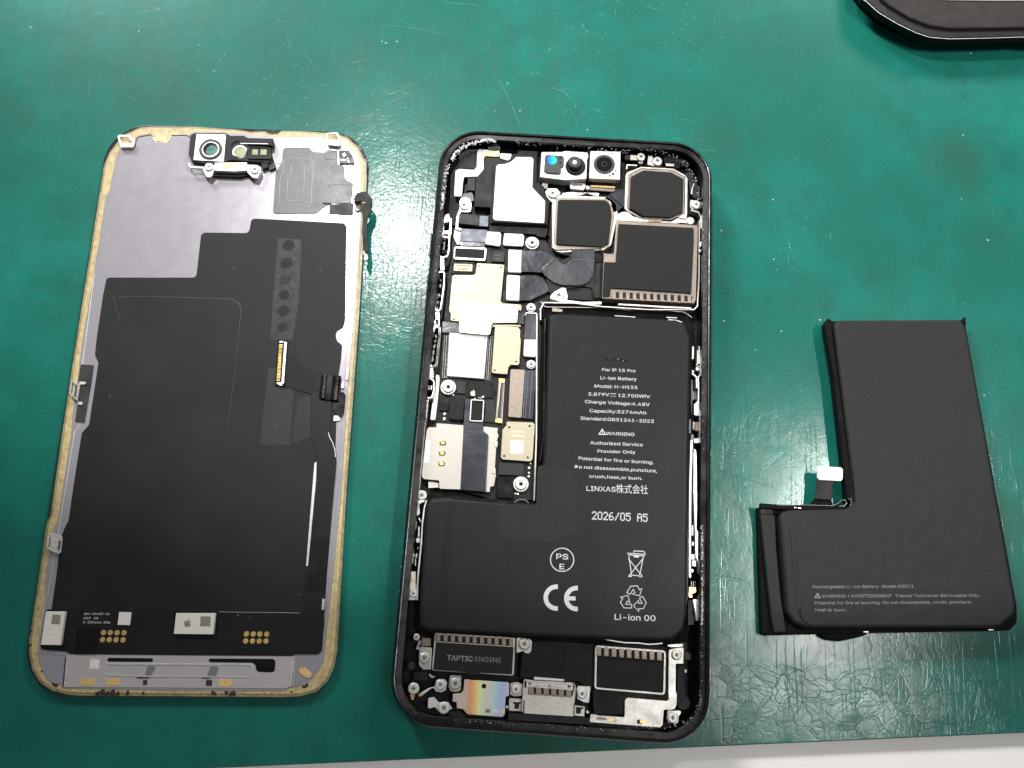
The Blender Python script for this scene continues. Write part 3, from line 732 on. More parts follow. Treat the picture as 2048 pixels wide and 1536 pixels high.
slab(disp, 'bar_shadow_gap', 'black_plastic', q('P', '415,338 430,340 470,343 497,341 502,348 480,354 425,352 412,346'), 3.0, 1.0, r=.2)  # dark block built where shade lies under the sensor bar
for tg, s in (('D1', '945,440 960,470 975,490 1110,495 1100,515 965,510 940,480'), ('D1', '1080,520 1115,470 1165,460 1195,490 1185,560 1150,600 1115,590'), ('D2', '160,475 260,478 295,500 298,545 260,610 215,600 185,570 160,545')):
    slab(disp, 'sensor_bracket', 'silver', q(tg, s), 3.9, .6, r=.4, bev=.1)
screw(disp, 'D1', (1138, 495), 42, 4.4); screw(disp, 'D2', (237, 520), 46, 4.4)
slab(disp, 'housing_tail', 'black_plastic', q('D2', '300,440 365,452 365,500 310,520 300,500'), 3.2, 1.2, r=.1); slab(disp, 'housing_tail', 'black_gloss', q('D2', '372,440 430,465 440,505 380,530 368,500'), 2.8, .9, r=.2)
# corner clips, gold pads, grey film
cl = bar(disp, 'corner_clip', 'clear_clip', q('D1', '268,197 372,197 418,258 405,300 300,300'), 3.0, .55, .5, closed=True, r=.3, bev=.1)
slab(cl, 'clip_foot', 'clear_clip', q('D1', '285,262 410,268 408,312 295,312'), 2.7, .5, r=.3, bev=.15, segs=2)
cl = bar(disp, 'corner_clip', 'clear_clip', q('D2', '922,178 1028,172 1052,230 1050,290 945,280'), 3.0, .5, .5, closed=True, r=.3, bev=.1)
slab(cl, 'clip_foot', 'clear_clip', q('D2', '950,240 1048,240 1046,292 952,285'), 2.6, .4, r=.3, bev=.15, segs=2)
slab(disp, 'gold_oval', 'gold_dull', q('D1', '630,198 742,204 738,258 622,250'), 1.86, .06, r=.4, bev=.02)
bar(disp, 'pad_edge', 'steel_grey', q('D1', '600,215 625,250 640,268 735,268 760,230 780,200'), 1.86, .18, .08)
bar(disp, 'plate_edge', 'chip_grey', q('D1', '300,320 405,320 432,300 445,230 465,210 580,185 603,205'), 1.86, .14, .08)
bar(disp, 'plate_edge', 'chip_grey', q('D1', '782,192 930,194 965,215'), 1.86, .14, .08)
film = q('D2', '512,320 760,320 795,352 910,362 935,335 1030,340 1032,470 1080,482 1100,500 1100,590 1120,628 1182,650 1165,845 955,850 880,900 830,945 430,945 412,930 440,545 488,470 505,440')
slab(disp, 'insulating_film', 'display_film', film, 1.98, .12, r=.4, bev=.06)
slab(disp, 'film_window', 'display_back', q('D2', '500,230 770,235 785,330 770,318 515,316 500,440 485,468 448,468 455,250'), 1.92, .08, r=.8, bev=.04)
bar(disp, 'film_crease', 'ridge_highlight', q('D2', '470,870 478,640 490,580 512,545 520,440 560,412 770,418 798,470 780,830 765,880 730,880'), 2.06, .22, .1, bev=.06)
bar(disp, 'film_crease', 'ridge_highlight', q('D2', '592,470 585,560 556,600 545,830'), 2.05, .22, .1, bev=.06); bar(disp, 'film_crease', 'ridge_highlight', q('D2', '718,490 712,640 700,825 550,825'), 2.05, .18, .1, bev=.05)
bar(disp, 'film_crease', 'ridge_highlight', q('D2', '1000,470 950,500 920,570 918,660 1180,665'), 2.05, .2, .1, bev=.06)
slab(disp, 'film_pad', 'display_film', q('D2', '918,362 1025,362 1022,425 912,425'), 2.06, .1, r=.15, bev=.05)
slab(disp, 'film_slot', 'black_plastic', q('D2', '890,838 970,845 965,862 890,858'), 2.02, .08, r=.1); slab(disp, 'dark_strip', 'chip_grey', q('D2', '955,858 1185,845 1180,965 950,950'), 1.96, .08, r=.1)
ch = slab(disp, 'sensor_chip', 'black_gloss', q('D2', '1045,338 1140,338 1180,400 1195,465 1050,465'), 2.35, .5, r=.2)
mb = MB()
for x, y in ((1070, 430), (1088, 430), (1106, 432), (1130, 440), (1142, 448), (1082, 378), (1098, 370), (1108, 385), (1095, 392), (1130, 418)):
    mb.prism(ccw([U(a, b, 2.38) for a, b in q('D2', f'{x-5},{y-8} {x+5},{y-8} {x+5},{y+8} {x-5},{y+8}')]), 2.38, .03, 0)
mb.build('chip_marks', 'steel_grey', ch, kind='stuff')
# sensor flex that hangs over the right edge
def ribbon3(parent, name, material, pts, w, th=.12):
    """flat flex along (px, py, z) points, kept upright by its own width w (mm, horizontal)"""
    line = [U(x, y, z) for x, y, z in pts]; Lp, Rp = strip_poly(line, w); mb = MB(); n = len(line)
    for i in range(n):
        for Q in (Lp[i], Rp[i]):
            mb.v.append((Q.x, Q.y, line[i].z)); mb.v.append((Q.x, Q.y, line[i].z - th))
    for i in range(n - 1):
        a, b = 4 * i, 4 * i + 4
        mb.f += [(a, a + 2, b + 2, b)[::-1], (a + 1, b + 1, b + 3, a + 3)[::-1], (a, b, b + 1, a + 1)[::-1], (a + 2, a + 3, b + 3, b + 2)[::-1]]
    mb.f += [(0, 1, 3, 2), (4 * n - 4, 4 * n - 2, 4 * n - 1, 4 * n - 3)]
    return mb.build(name, material, parent)
hk = slab(disp, 'side_flex', 'rubber', q('HK', '38,125 40,70 70,28 130,15 165,20 195,50 228,90 230,130 222,205 195,245 178,300 176,440 188,560 190,640 150,640 132,560 122,420 132,290 128,235 135,185 165,130 150,110'), 5.0, .35, r=.5, bev=.08)
slab(hk, 'flex_root', 'black_gloss', q('HK', '38,130 42,72 70,32 105,25 108,112 60,115'), 3.6, 1.7, r=.4)
slab(disp, 'flex_contact', 'champagne', q('HK', '130,635 148,610 165,625 188,690 170,735 150,690'), 4.6, .8, r=.2)
slab(disp, 'flex_lug', 'bright_silver', q('HK', '55,115 95,112 98,180 90,215 60,205 38,180'), 2.6, .5, r=.5)
# left clips
slab(disp, 'side_pad', 'lens_ring', q('C6', '778,375 976,382 945,640 838,1266 690,1254 735,940 738,620'), 2.05, .2, r=.15)
kc = bar(disp, 'side_clip', 'silver', q('C6', '640,625 705,668 752,682 715,915 690,895 612,820'), 3.2, .42, .8, closed=True, bev=.1)
slab(kc, 'clip_tongue', 'steel_grey', q('C6', '660,690 690,700 675,840 645,835'), 2.9, .4, r=.1); slab(kc, 'clip_tongue', 'bright_silver', q('C6', '742,635 850,640 858,668 830,685 765,680'), 2.5, .3, r=.2); slab(kc, 'clip_tongue', 'bright_silver', q('C6', '715,950 800,948 805,985 780,998 735,990'), 2.5, .3, r=.2)
k2 = slab(disp, 'side_clip', 'bright_silver', q('C7', '430,808 520,822 582,840 645,868 622,1110 600,1135 545,1125 415,1060 395,1015'), 2.6, .6, r=.3, bev=.08)
slab(k2, 'clip_slot', 'champagne', q('C7', '455,875 475,880 455,1030 438,1025'), 2.64, .05, r=.1, bev=0); slab(k2, 'clip_slot', 'chip_grey', q('C7', '600,925 628,930 605,1075 582,1070'), 2.64, .05, r=.1, bev=0)
bar(k2, 'clip_seam', 'steel_grey', q('C7', '596,850 570,1120'), 2.65, .12, .05)
slab(disp, 'edge_clip', 'bright_silver', q('D5', '1640,255 1668,258 1658,375 1632,380'), 2.4, .4, r=.1); slab(disp, 'edge_clip', 'bright_silver', q('D3', '868,608 886,615 884,670 862,665'), 2.5, .4, r=.1)
slab(disp, 'edge_clip', 'steel_grey', q('D3', '908,480 930,520 920,600 900,595'), 2.2, .4, r=.1); slab(disp, 'edge_clip', 'steel_grey', q('D3', '800,900 860,900 855,945 795,950'), 2.2, .2, r=.2)

# ------------------------------------------------------------------ opened phone
phone = thing('opened_phone', 'opened black phone lying face up without its screen, cameras and circuit boards showing', 'phone', 1110, 880, 0)
pq = ccw([U(x, y, 7.2) for x, y in ((883.5, 257.9), (1425, 288.6), (1419.8, 1495.6), (772, 1450.3))])
RC = 10.6
def inset_outline(d):
    return fillet(offset(pq, d), RC - d, 14)
prof = [(.5, 0), (.05, 1.2), (0, 3), (0, 6.2), (.12, 7.2), (.5, 8.0), (.85, 8.2), (1.05, 8.15), (1.15, 7.5), (2.35, 7.35), (2.45, 7.1), (2.5, 1.6), (9, 1.6)]
mb = MB(); prev = None
for d, z in prof:
    ring = inset_outline(d); b0 = len(mb.v); n = len(ring)
    mb.v += [(p.x, p.y, z) for p in ring]
    if prev is not None: mb.f += [(prev + i, prev + (i + 1) % n, b0 + (i + 1) % n, b0 + i) for i in range(n)]
    prev = b0
mb.f.append(tuple(range(n))[::-1])
mb.build('frame', 'frame_black', phone)
mb = MB(); mb.prism(inset_outline(2.55), 2.0, 1.2, 0); mb.build('mid_plate', 'black_plastic', phone)
for s in ('118,30 134,30 112,280 96,280', '86,480 100,480 62,900 46,900', '40,1050 52,1050 20,1390 6,1390'):
    slab(phone, 'side_button', 'frame_black', q('R3', s), 4.6, 1.8, r=.15, bev=.15)
bar(phone, 'earpiece_slot', 'chip_grey', q('P', '1082,281 1130,284 1190,288'), 7.5, .9, .15); bar(phone, 'earpiece_slot', 'black_gloss', q('P', '1080,286.5 1130,289 1186,292.5'), 7.52, .3, .15)
# glue left on the ledge
gl = MB()
def ledge(px_line, n, w, r0, r1):
    for i in range(n):
        k = random.randrange(len(px_line) - 1); t = random.random(); (x0, y0), (x1, y1) = px_line[k], px_line[k + 1]
        c = U(x0 + (x1 - x0) * t + random.gauss(0, w), y0 + (y1 - y0) * t + random.gauss(0, w), 7.4)
        gl.blob(c, random.uniform(r0, r1), random.uniform(.05, .16), 6)
ledge(q('R1', '330,400 360,340 450,270 560,230 680,205 760,210'), 300, 2.0, .07, .2)
ledge(q('R1', '290,450 250,600 235,760 215,920'), 130, 2.4, .06, .2)
ledge(q('R1', '225,740 235,830'), 70, 1.2, .1, .2)
ledge(q('P', '880,440 870,540 860,600 852,700 845,780 838,830'), 210, 2.2, .04, .12)
ledge(q('P', '838,830 820,990 806,1130 795,1260 790,1330 800,1390 840,1440'), 90, 2.4, .04, .1)
ledge(q('P', '1030,285 1080,290 1200,297 1260,303'), 60, 2.5, .05, .14)
ledge(q('P', '1270,296 1330,305 1370,325 1392,360 1402,420'), 90, 2.5, .05, .13)
ledge(q('P', '1408,430 1410,560 1409,700 1407,900'), 90, 2.2, .04, .12)
ledge(q('P', '1404,1050 1405,1120 1405,1200 1404,1250'), 300, 1.2, .05, .13)
ledge(q('P', '1404,1250 1403,1400 1392,1432 1350,1452 1200,1460 1000,1447 900,1440'), 120, 2, .05, .12)
gl.build('glue_residue', 'residue_glint', phone, kind='stuff')

# boards
board = slab(phone, 'logic_board', 'dark_board', q('P', '905,455 1085,465 1100,500 1100,600 1084,612 1078,1000 990,1000 858,965 868,800 888,640 900,520'), 3.4, 1.2, r=.5)
slab(phone, 'inner_tray', 'black_plastic', q('P', '900,330 935,290 1200,295 1350,320 1395,350 1400,440 1396,610 1090,605 1100,470 900,450'), 2.9, .8, r=1)
def rail(tag, line, w, z=6.0):
    return bar(phone, 'side_wall', 'silver', q(tag, line), z, w, 3.2, bev=.05)
# left wall: necks and slots filled with crumpled solder
def slot(tag, outline, z=6.3, w=.38, junk=True):
    o = bar(phone, 'wall_slot', 'silver', q(tag, outline), z, w, 2.6, closed=True, r=.7, bev=.08)
    pts = q(tag, outline); cx = sum(p[0] for p in pts) / len(pts)
    if junk:
        y0, y1 = min(p[1] for p in pts), max(p[1] for p in pts); xs = sorted(pts, key=lambda p: p[1]); a, b = xs[0], xs[-1]
        mb = MB()
        for i in range(int((y1 - y0) / 4.2)):
            t = random.uniform(.22, .97); y = y0 + (y1 - y0) * t
            xm = [p[0] for p in pts if abs(p[1] - y) < (y1 - y0) * .6]
            x = cx + (t - .5) * SL * (y1 - y0) + random.uniform(-1.6, 1.2)
            c = U(x, y, 5.0); mb.blob(c, random.uniform(.12, .36), random.uniform(.2, .6), 6)
        mb.build('solder_crumb', 'solder', o, kind='stuff')
    return o
SL = -.16
slot('R3', '240,30 325,36 318,220 300,290 250,300 210,290 215,200'); slot('R3', '200,450 270,460 262,620 240,780 225,880 170,890 165,820 185,560')
slot('R3', '150,1040 215,1050 212,1200 190,1400 180,1490 110,1495 105,1440 130,1180'); slot('L1', '840,110 905,95 925,120 890,480 865,690 800,715 755,720 750,640 790,250')
rail('R3', '240,300 245,440', 1.0); rail('R3', '190,890 196,1045', 1.0); rail('L1', '862,-10 868,90', 1.1); rail('L1', '780,720 790,800 770,880', .9)
slot('L1', '770,890 830,930 830,1080 790,1200 705,1195 715,1000 735,900', junk=False)
slab(phone, 'wall_block', 'silver', q('L1', '740,1005 765,1005 760,1075 738,1072'), 5.6, 2, r=.1); slab(phone, 'wall_block', 'silver', q('L1', '780,1005 802,1005 798,1075 778,1075'), 5.6, 2, r=.1)
slab(phone, 'wall_block', 'silver', q('L1', '800,810 830,810 820,900 795,890'), 5.4, 2, r=.1)
slab(phone, 'wall_strip', 'bright_silver', q('L1', '855,830 910,850 915,930 890,1200 850,1536 770,1536 800,1300 860,1000'), 4.6, 2, r=.4)
rail('L1', '735,1220 715,1400 700,1536', .4)
bar(phone, 'side_wall', 'silver', q('P', '851,835 846,880 843,920 838,975 834,1000'), 6.0, .4, 3); slab(phone, 'wall_block', 'bright_silver', q('L2', '555,0 690,0 685,25 600,60 610,210 560,255 540,190'), 5.4, 2, r=.2)
bar(phone, 'side_wall', 'silver', q('L2', '540,0 525,250 550,340 530,480 510,700 495,950 460,1050 440,1250 420,1400 425,1536'), 6.2, .32, 3)
bar(phone, 'side_wall', 'silver', q('L2', '715,0 680,120 650,380 635,650 605,950 585,1150 575,1300 570,1536'), 6.2, .3, 3)
for s in ('590,400 610,410 610,570 580,570', '560,580 622,585 615,655 555,650', '550,820 572,822 565,890 545,885', '540,900 555,900 550,1010 535,1010', '570,740 605,710 600,735 575,755', '515,830 535,840 525,870 510,865', '595,260 640,330 625,345 590,290'):
    slab(phone, 'wall_block', 'bright_silver', q('L2', s), 5.2, 2, r=.1)
slab(phone, 'wall_block', 'bright_silver', q('L2', '700,200 730,205 725,245 700,260'), 5.0, 1.5, r=.15)
slab(phone, 'side_contact', 'bright_silver', q('L2', '475,1080 525,1110 545,1080 550,1180 545,1290 575,1330 575,1536 430,1536 420,1400 445,1290 460,1150'), 5.6, 2, r=.4)
disc(phone, 'gold_contact', 'gold_dull', (760 + 505 / 7.68, 1000 + 1235 / 7.68), 4, 5.66, .1, seg=16); screw(phone, 'L2', (510, 1435), 62, 6.0)
# right wall
bar(phone, 'side_wall', 'silver', q('G1', '510,-60 505,140'), 6.2, .5, 3, bev=.08); bar(phone, 'side_wall', 'silver', q('G1', '600,-60 625,200 620,370 590,420 595,600 590,780'), 6.2, .3, 3, bev=.05)
bar(phone, 'side_wall', 'silver', q('G1', '505,310 505,370 560,410 570,590'), 6.0, .4, 3, bev=.05)
slab(phone, 'wall_strip', 'silver', q('G1', '605,430 608,900 625,970 625,1380 610,1430 525,1430 520,1360 605,1355 608,1010 525,1000 525,830 575,790 585,600 565,420'), 6.0, 2.6, r=.3)
slab(phone, 'wall_strip', 'silver', q('G1', '570,0 620,0 628,290 600,320 545,310 570,220'), 5.8, 2, r=.3)
for s in ('545,1100 600,1110 595,1240 545,1240', '505,1100 535,1100 530,1230 505,1225'): slab(phone, 'wall_block', 'champagne', q('G1', s), 5.2, 2, r=.1)
for s in ('478,455 508,458 510,640 560,630 555,760 495,770 495,985 478,985', '440,1060 480,1070 475,1280 440,1275', '470,1290 520,1300 515,1536 480,1536'): slab(phone, 'flex_cable', 'flex_blue', q('G1', s), 4.6, 1, r=.1)
disc(phone, 'wall_ring', 'silver', (1320 + 592 / 7.68, 700 + 225 / 7.68), 4.5, 6.3, .4, hole=2.4, seg=16)
slab(phone, 'wall_strip', 'silver', q('P', '1389,893 1393,905 1394.5,1000 1393,1060 1397,1080 1397,1115 1391,1115 1390,1060 1387,990 1387,905'), 6.0, 2.6, r=.3)
bar(phone, 'side_wall', 'bright_silver', q('P', '1383.5,880 1381,960 1380,1080 1380,1155'), 6.2, .45, 3); bar(phone, 'side_wall', 'silver', q('G2', '540,60 580,110 570,500 605,600 615,900 605,1130'), 6.2, .35, 3)
for s in ('480,445 555,450 550,530 480,530', '490,545 555,545 560,640 500,630', '480,680 510,670 520,720 485,740', '490,250 525,260 520,325 490,310', '485,0 515,0 510,160 490,165'): slab(phone, 'wall_block', 'bright_silver', q('G2', s), 5.4, 2, r=.1)
for i in range(3): slab(phone, 'wall_block', 'champagne', q('G2', f'{478+28*i},860 {492+28*i},860 {490+28*i},950 {476+28*i},950'), 5.3, 2, r=.05)
slab(phone, 'gold_contact', 'gold', q('G2', '445,950 560,955 565,1030 490,1060 500,1120 440,1110'), 5.5, 1.5, r=.2)
slab(phone, 'wall_strip', 'bright_silver', q('G2', '500,1140 605,1140 610,1320 590,1400 580,1480 560,1470 545,1340'), 5.8, 2.4, r=.3)
slab(phone, 'flex_cable', 'black_plastic', q('G2', '430,1150 490,1155 505,1380 525,1440 520,1536 425,1536'), 5.2, 1, r=.2)
# battery bay wall
bar(phone, 'battery_bay', 'silver', q('P', '1081,640 1081,618 1088,605 1150,606 1203,613 1300,619 1388,619 1395,612 1398,560 1399,440'), 5.6, .35, 3.2, bev=.05)
bar(phone, 'battery_bay', 'bright_silver', q('R5', '120,650 240,690 480,720 700,715'), 5.2, .7, 1.5); bar(phone, 'battery_bay', 'silver', q('R5', '890,730 1400,760 1720,775'), 5.9, .4, 1.5)
bar(phone, 'battery_bay', 'steel_grey', q('N', '30,60 28,600 18,880'), 5.0, .3, 2)

# --- speaker assembly at the top left
sp1 = slab(phone, 'earpiece_speaker', 'black_plastic', q('R1', '660,380 815,385 820,410 915,412 945,345 1000,345 1000,310 1205,318 1200,640 1270,680 1275,760 1330,840 1308,1085 718,1058 722,895 552,888 575,590 655,500'), 5.2, 2.4, r=.35, bev=.1, segs=2)
slab(sp1, 'speaker_step', 'black_plastic', q('R1', '1020,350 1195,355 1185,655 1270,740 1320,850 1300,1070 735,1045 745,460 800,430 880,425 930,395 950,360'), 5.6, .5, r=.4, bev=.12, segs=2)
slab(sp1, 'speaker_label', 'white_sticker', q('R1', '985,378 1140,380 1162,402 1150,690 1282,830 1272,1056 765,1025 746,1003 780,475 800,455 870,450 935,425'), 5.66, .1, r=.35, bev=.02)
slab(phone, 'speaker_skirt', 'black_plastic', q('R1', '720,1060 1310,1090 1300,1170 1280,1205 1200,1190 1180,1170 700,1140'), 4.4, 1.6, r=.2)
slab(phone, 'foam_pad', 'rubber', q('R1', '400,325 470,300 585,300 578,500 395,500'), 4.8, 2, r=.2)
fx = slab(phone, 'antenna_flex', 'bright_silver', q('R1', '592,308 600,300 815,308 815,376 665,368 652,400 655,500 600,578 450,582 440,640 428,782 348,780 362,520 395,500 555,510 580,480 585,330'), 5.0, .25, r=.4, bev=.04)
fx.data.materials[0] = MATS['white_sticker']
slab(fx, 'gold_contact', 'gold_dull', q('R1', '655,342 740,330 800,308 812,345 800,372 660,368'), 5.04, .05, r=.1, bev=0); slab(fx, 'flex_mark', 'steel_grey', q('R1', '384,668 412,672 408,702 382,698'), 5.04, .05, r=.05, bev=0)
slab(phone, 'black_boss', 'black_gloss', q('R1', '700,238 825,244 825,305 700,300'), 5.4, 2, r=.2); disc(phone, 'boss_ring', 'lens_ring', (840 + 765 / 5.12, 240 + 272 / 5.12), 7, 5.6, .4, hole=3.5, seg=18)
slab(phone, 'screw_plate', 'bright_silver', q('R1', '820,340 935,345 940,375 912,410 850,412 820,395'), 4.8, .5, r=.2); screw(phone, 'R1', (862, 375), 36, 5.1)
slab(phone, 'black_block', 'chip_grey', q('R1', '490,590 570,590 560,725 480,720'), 4.9, 1.6, r=.15); slab(phone, 'black_block', 'black_gloss', q('R1', '440,750 540,740 555,830 500,840 430,820'), 4.4, 1.4, r=.5)
slab(phone, 'screw_plate', 'silver', q('R1', '405,830 430,790 510,800 530,860 520,940 480,945 400,940'), 4.5, .6, r=.3); screw(phone, 'R1', (452, 870), 50, 5.0)
cb = slab(phone, 'flex_cable', 'chip_grey', q('R1', '400,955 555,965 610,990 605,1085 395,1060'), 4.8, 1.2, r=.3, bev=.15, segs=2); slab(phone, 'flex_cable', 'flex_blue', q('R1', '612,978 702,985 697,1090 600,1085'), 4.5, .4, r=.1)
bar(phone, 'wall_strip', 'bright_silver', q('R1', '408,930 385,1000 375,1110 420,1120'), 4.6, .6, 1.5); slab(phone, 'wall_strip', 'silver', q('R1', '350,1130 420,1110 410,1270 380,1275 345,1200'), 4.0, 1, r=.2)
slab(phone, 'wall_slot', 'silver', q('R1', '270,965 300,960 300,1000 328,1005 320,1160 290,1210 225,1200 225,1040'), 5.6, 2.2, r=.4, holes=[q('R1', '245,1050 305,1040 300,1130 245,1140')])
fl = slab(phone, 'flex_cable', 'flex_blue', q('R1', '418,1110 688,1125 685,1230 668,1252 405,1238'), 4.3, .2, r=.1); slab(phone, 'flex_cable', 'flex_grey', q('R1', '405,1240 668,1254 660,1300 410,1285'), 4.1, .2, r=.1)
slab(phone, 'connector_cap', 'white_sticker', q('R1', '688,1140 815,1148 832,1165 825,1275 810,1292 668,1270'), 4.5, .5, r=.25, bev=.05); slab(phone, 'connector_cap', 'white_sticker', q('R1', '862,1158 1050,1168 1066,1185 1060,1280 1045,1292 860,1283 850,1268'), 4.5, .5, r=.25, bev=.05)
standoff(phone, 'R1', (1150, 1250), 72, 5.0)
# --- board components, upper half
sf = slab(board, 'shield_frame', 'bright_silver', q('R3', '395,178 715,192 732,212 722,325 705,338 385,322 365,305 372,195'), 4.6, .6, r=.3, bev=.06)
slab(sf, 'shield_pad', 'dark_plate', q('R3', '388,198 710,212 702,314 382,295'), 4.66, .1, r=.15, bev=.02)
cn = slab(board, 'board_connector', 'shield_gold', q('R3', '372,368 570,374 578,388 572,455 365,448'), 4.3, .6, r=.2)
mb = MB()
for i in range(11):
    for y, h_ in ((390, 18), (428, 20)):
        x = 395 + i * 15 + (0 if y < 400 else 6)
        if y > 400 and (i < 1 or i > 8): continue
        mb.prism(ccw([U(a, b, 4.34) for a, b in q('R3', f'{x},{y-h_/2} {x+7},{y-h_/2} {x+7},{y+h_/2} {x},{y+h_/2}')]), 4.34, .05, 0)
mb.build('contact_pins', 'dark_board', cn, kind='stuff')
bar(board, 'connector_bed', 'dark_board', q('R3', '350,355 590,360 585,470 340,465'), 3.9, .5, .5, closed=True, r=.4)
slab(board, 'chip', 'chip_grey', q('R3', '792,226 930,234 924,352 784,345'), 4.2, .7, r=.08); 
lines(board, 'printed_text', 'print_dim', 'R3', [('492', 820, 268, 890, 272, 34), ('0Y2', 822, 310, 888, 313, 28)], 4.22)
# large gold shield with silver foil
sg = slab(board, 'shield_can', 'shield_gold', q('R3', '625,360 918,378 926,400 886,780 908,802 1100,815 1116,835 1110,890 1085,880 1075,850 450,990 425,1006 345,998 333,985 335,912 316,890 352,510 376,490 590,492 608,478'), 4.8, .9, r=.2, bev=.1, segs=2)
slab(sg, 'foil_patch', 'chip_silver', q('R3', '458,794 1065,828 1082,845 1066,1016 800,1020 785,1045 772,1140 745,1155 435,1125 425,1108 442,815'), 4.90, .08, r=.2, bev=.02)
for x, y in ((655, 395), (888, 410), (390, 522), (372, 978)): disc(sg, 'vent_hole', 'black_gloss', (840 + x / 5.486, 460 + y / 5.486), 2, 4.82, .05, bev=0, seg=12)
slab(phone, 'flex_cable', 'flex_grey', q('R3', '245,1003 428,1012 425,1136 240,1125'), 4.3, .3, r=.2); slab(phone, 'flex_cable', 'flex_grey', q('R3', '1085,890 1150,895 1140,1035 1070,1025'), 4.0, .3, r=.2)
slab(phone, 'shield_foot', 'shield_gold', q('R3', '790,1028 1108,1042 1104,1062 830,1052 800,1070 788,1050'), 4.3, .5, r=.1)
# memory chip with its ring of solder dots
slab(board, 'chip_bed', 'dark_board', q('R4', '185,30 640,50 610,430 175,410'), 3.5, .2, r=.2)
mb = MB()
for i in range(34):
    t = i / 33
    for dx in (0, 17, 34):
        for side in (0, 1):
            x = (212 - 22 * t + dx) if side == 0 else (585 - 22 * t + dx * .95); y = 45 + 360 * t + side * 14
            mb.lathe(U(840 + x / 4.268, 660 + y / 4.268, 3.5), [(.10 if dx != 17 else .15, 3.5), (.07, 3.62)], 6)
for i in range(24):
    x = 215 + i * 17; mb.lathe(U(840 + x / 4.268, 660 + (400 + i * 1.3) / 4.268, 3.5), [(.08, 3.5), (.05, 3.58)], 6)
mb.build('solder_dot', 'bright_silver', board, kind='stuff')
nand = slab(board, 'memory_chip', 'chip_silver', q('R4', '252,20 577,50 546,416 230,390'), 4.3, .8, r=.05)
nand.data.materials[0] = MATS['white_sticker']
mbt = MB(); text_mb(mbt, 'LESA3J0R21978 1 L12324', (840 + 542 / 4.268, 660 + 395 / 4.268), (840 + 562 / 4.268, 660 + 62 / 4.268), 5.5, 4.32); mbt.build('printed_text', 'print_chip', nand)
# second shield
s2 = slab(board, 'shield_can', 'shield_gold', q('P', '990,650 1036,654 1041,660 1040.5,675 1042,679 1039,727 1036,730.5 1021,730 1017,735 1014.5,749 985,746.5 983,742'), 4.7, .9, r=.2, bev=.1, segs=2)
for x, y in ((989.5, 740.4), (1032.6, 723.5)): disc(s2, 'vent_hole', 'black_gloss', (x, y), 2, 4.72, .05, bev=0, seg=12)
slab(phone, 'flex_cable', 'flex_grey', q('R3', '1158,915 1282,918 1290,1200 1140,1195'), 4.3, .3, r=.2)
bar(phone, 'connector_frame', 'silver', q('R3', '1155,935 1165,908 1275,912 1282,935'), 4.5, .2, .4)
slab(phone, 'connector_cap', 'white_sticker', q('R3', '1145,1200 1278,1202 1285,1220 1278,1370 1262,1392 1145,1385 1135,1370'), 4.8, .6, r=.25, bev=.06)
standoff(phone, 'R3', (1218, 845), 52, 4.6); standoff(phone, 'R3', (1220, 1470), 52, 4.6)
slab(phone, 'connector_cap', 'champagne', q('R4', '780,333 888,338 896,350 868,740 858,750 760,742 752,730 772,345'), 4.5, .5, r=.2, bev=.06)
rb = slab(phone, 'ribbon_cable', 'flex_grey', q('R4', '898,342 992,345 965,762 868,752'), 4.4, .3, r=.15)
for x0, x1 in ((905, 880), (925, 900), (958, 932)): bar(rb, 'ribbon_fold', 'flex_blue', q('R4', f'{x0},350 {x1},750'), 4.5, .28, .1, bev=.08)
bc = slab(board, 'board_connector', 'steel_grey', q('R4', '678,415 725,418 702,792 642,786'), 4.1, .6, r=.1)
slab(bc, 'contact_bar', 'lens_ring', q('R4', '690,448 718,450 698,755 660,750'), 4.14, .1, r=.05, bev=0)
for s in ('672,412 726,416 724,445 672,440', '640,760 705,765 702,795 640,788'): slab(bc, 'connector_end', 'gold', q('R4', s), 4.2, .1, r=.1)
mb = MB()
for i in range(30):
    for x in (664, 712):
        t = i / 29; xx = x - 22 * t + (10 if x < 700 else 0); yy = 450 + 305 * t
        mb.prism(ccw([U(a, b, 4.18) for a, b in q('R4', f'{xx-7},{yy-2.5} {xx+7},{yy-2.5} {xx+7},{yy+2.5} {xx-7},{yy+2.5}')]), 4.18, .1, 0)
mb.build('contact_pins', 'champagne', bc, kind='stuff')
# --- board components, lower half
standoff(phone, 'R4', (240, 482), 68, 5.0); standoff(phone, 'R4', (862, 1312), 68, 5.0)
slab(board, 'chip', 'chip_grey', q('R4', '318,436 392,440 386,546 312,540'), 3.9, .4, r=.05)
ab = slab(board, 'black_cover', 'black_plastic', q('R4', '408,432 545,438 555,455 580,462 595,448 628,455 610,480 612,500 640,510 620,580 400,570'), 3.8, .3, r=.1)
fruit_logo(ab, 'print_shield', (840 + 452 / 4.268, 660 + 540 / 4.268), 10.5, 3.82)
for x, y, r_ in ((502, 578, 1.1), (518, 580, 1.1), (538, 570, 2.4), (470, 584, 1.4), (285, 556, 1.6), (932, 1175, 2.6), (930, 1218, 1.9), (928, 1248, 2.2), (815, 1396, 1.6), (836, 1398, 2.2), (945, 1140, 1.5)):
    disc(board, 'test_pad', 'print_shield', (840 + x / 4.268, 660 + y / 4.268), r_, 3.86, .1, bev=0, seg=10)
slab(board, 'chip', 'dark_plate', q('R4', '165,618 245,625 240,690 160,690'), 3.9, .4, r=.1)
slab(board, 'polarity_mark', 'print_shield', q('R4', '207,702 214,702 214,711 223,712 223,719 214,719 213,728 206,728 206,719 197,718 197,711 207,711'), 3.9, .05, r=0, bev=0)
slab(board, 'polarity_mark', 'print_shield', q('R4', '197,745 217,746 216,768 196,767'), 3.9, .05, r=0, bev=0)
slab(board, 'black_block', 'black_plastic', q('R4', '265,580 385,590 368,770 262,765 245,750 250,600'), 4.4, 1, r=.4, bev=.1)
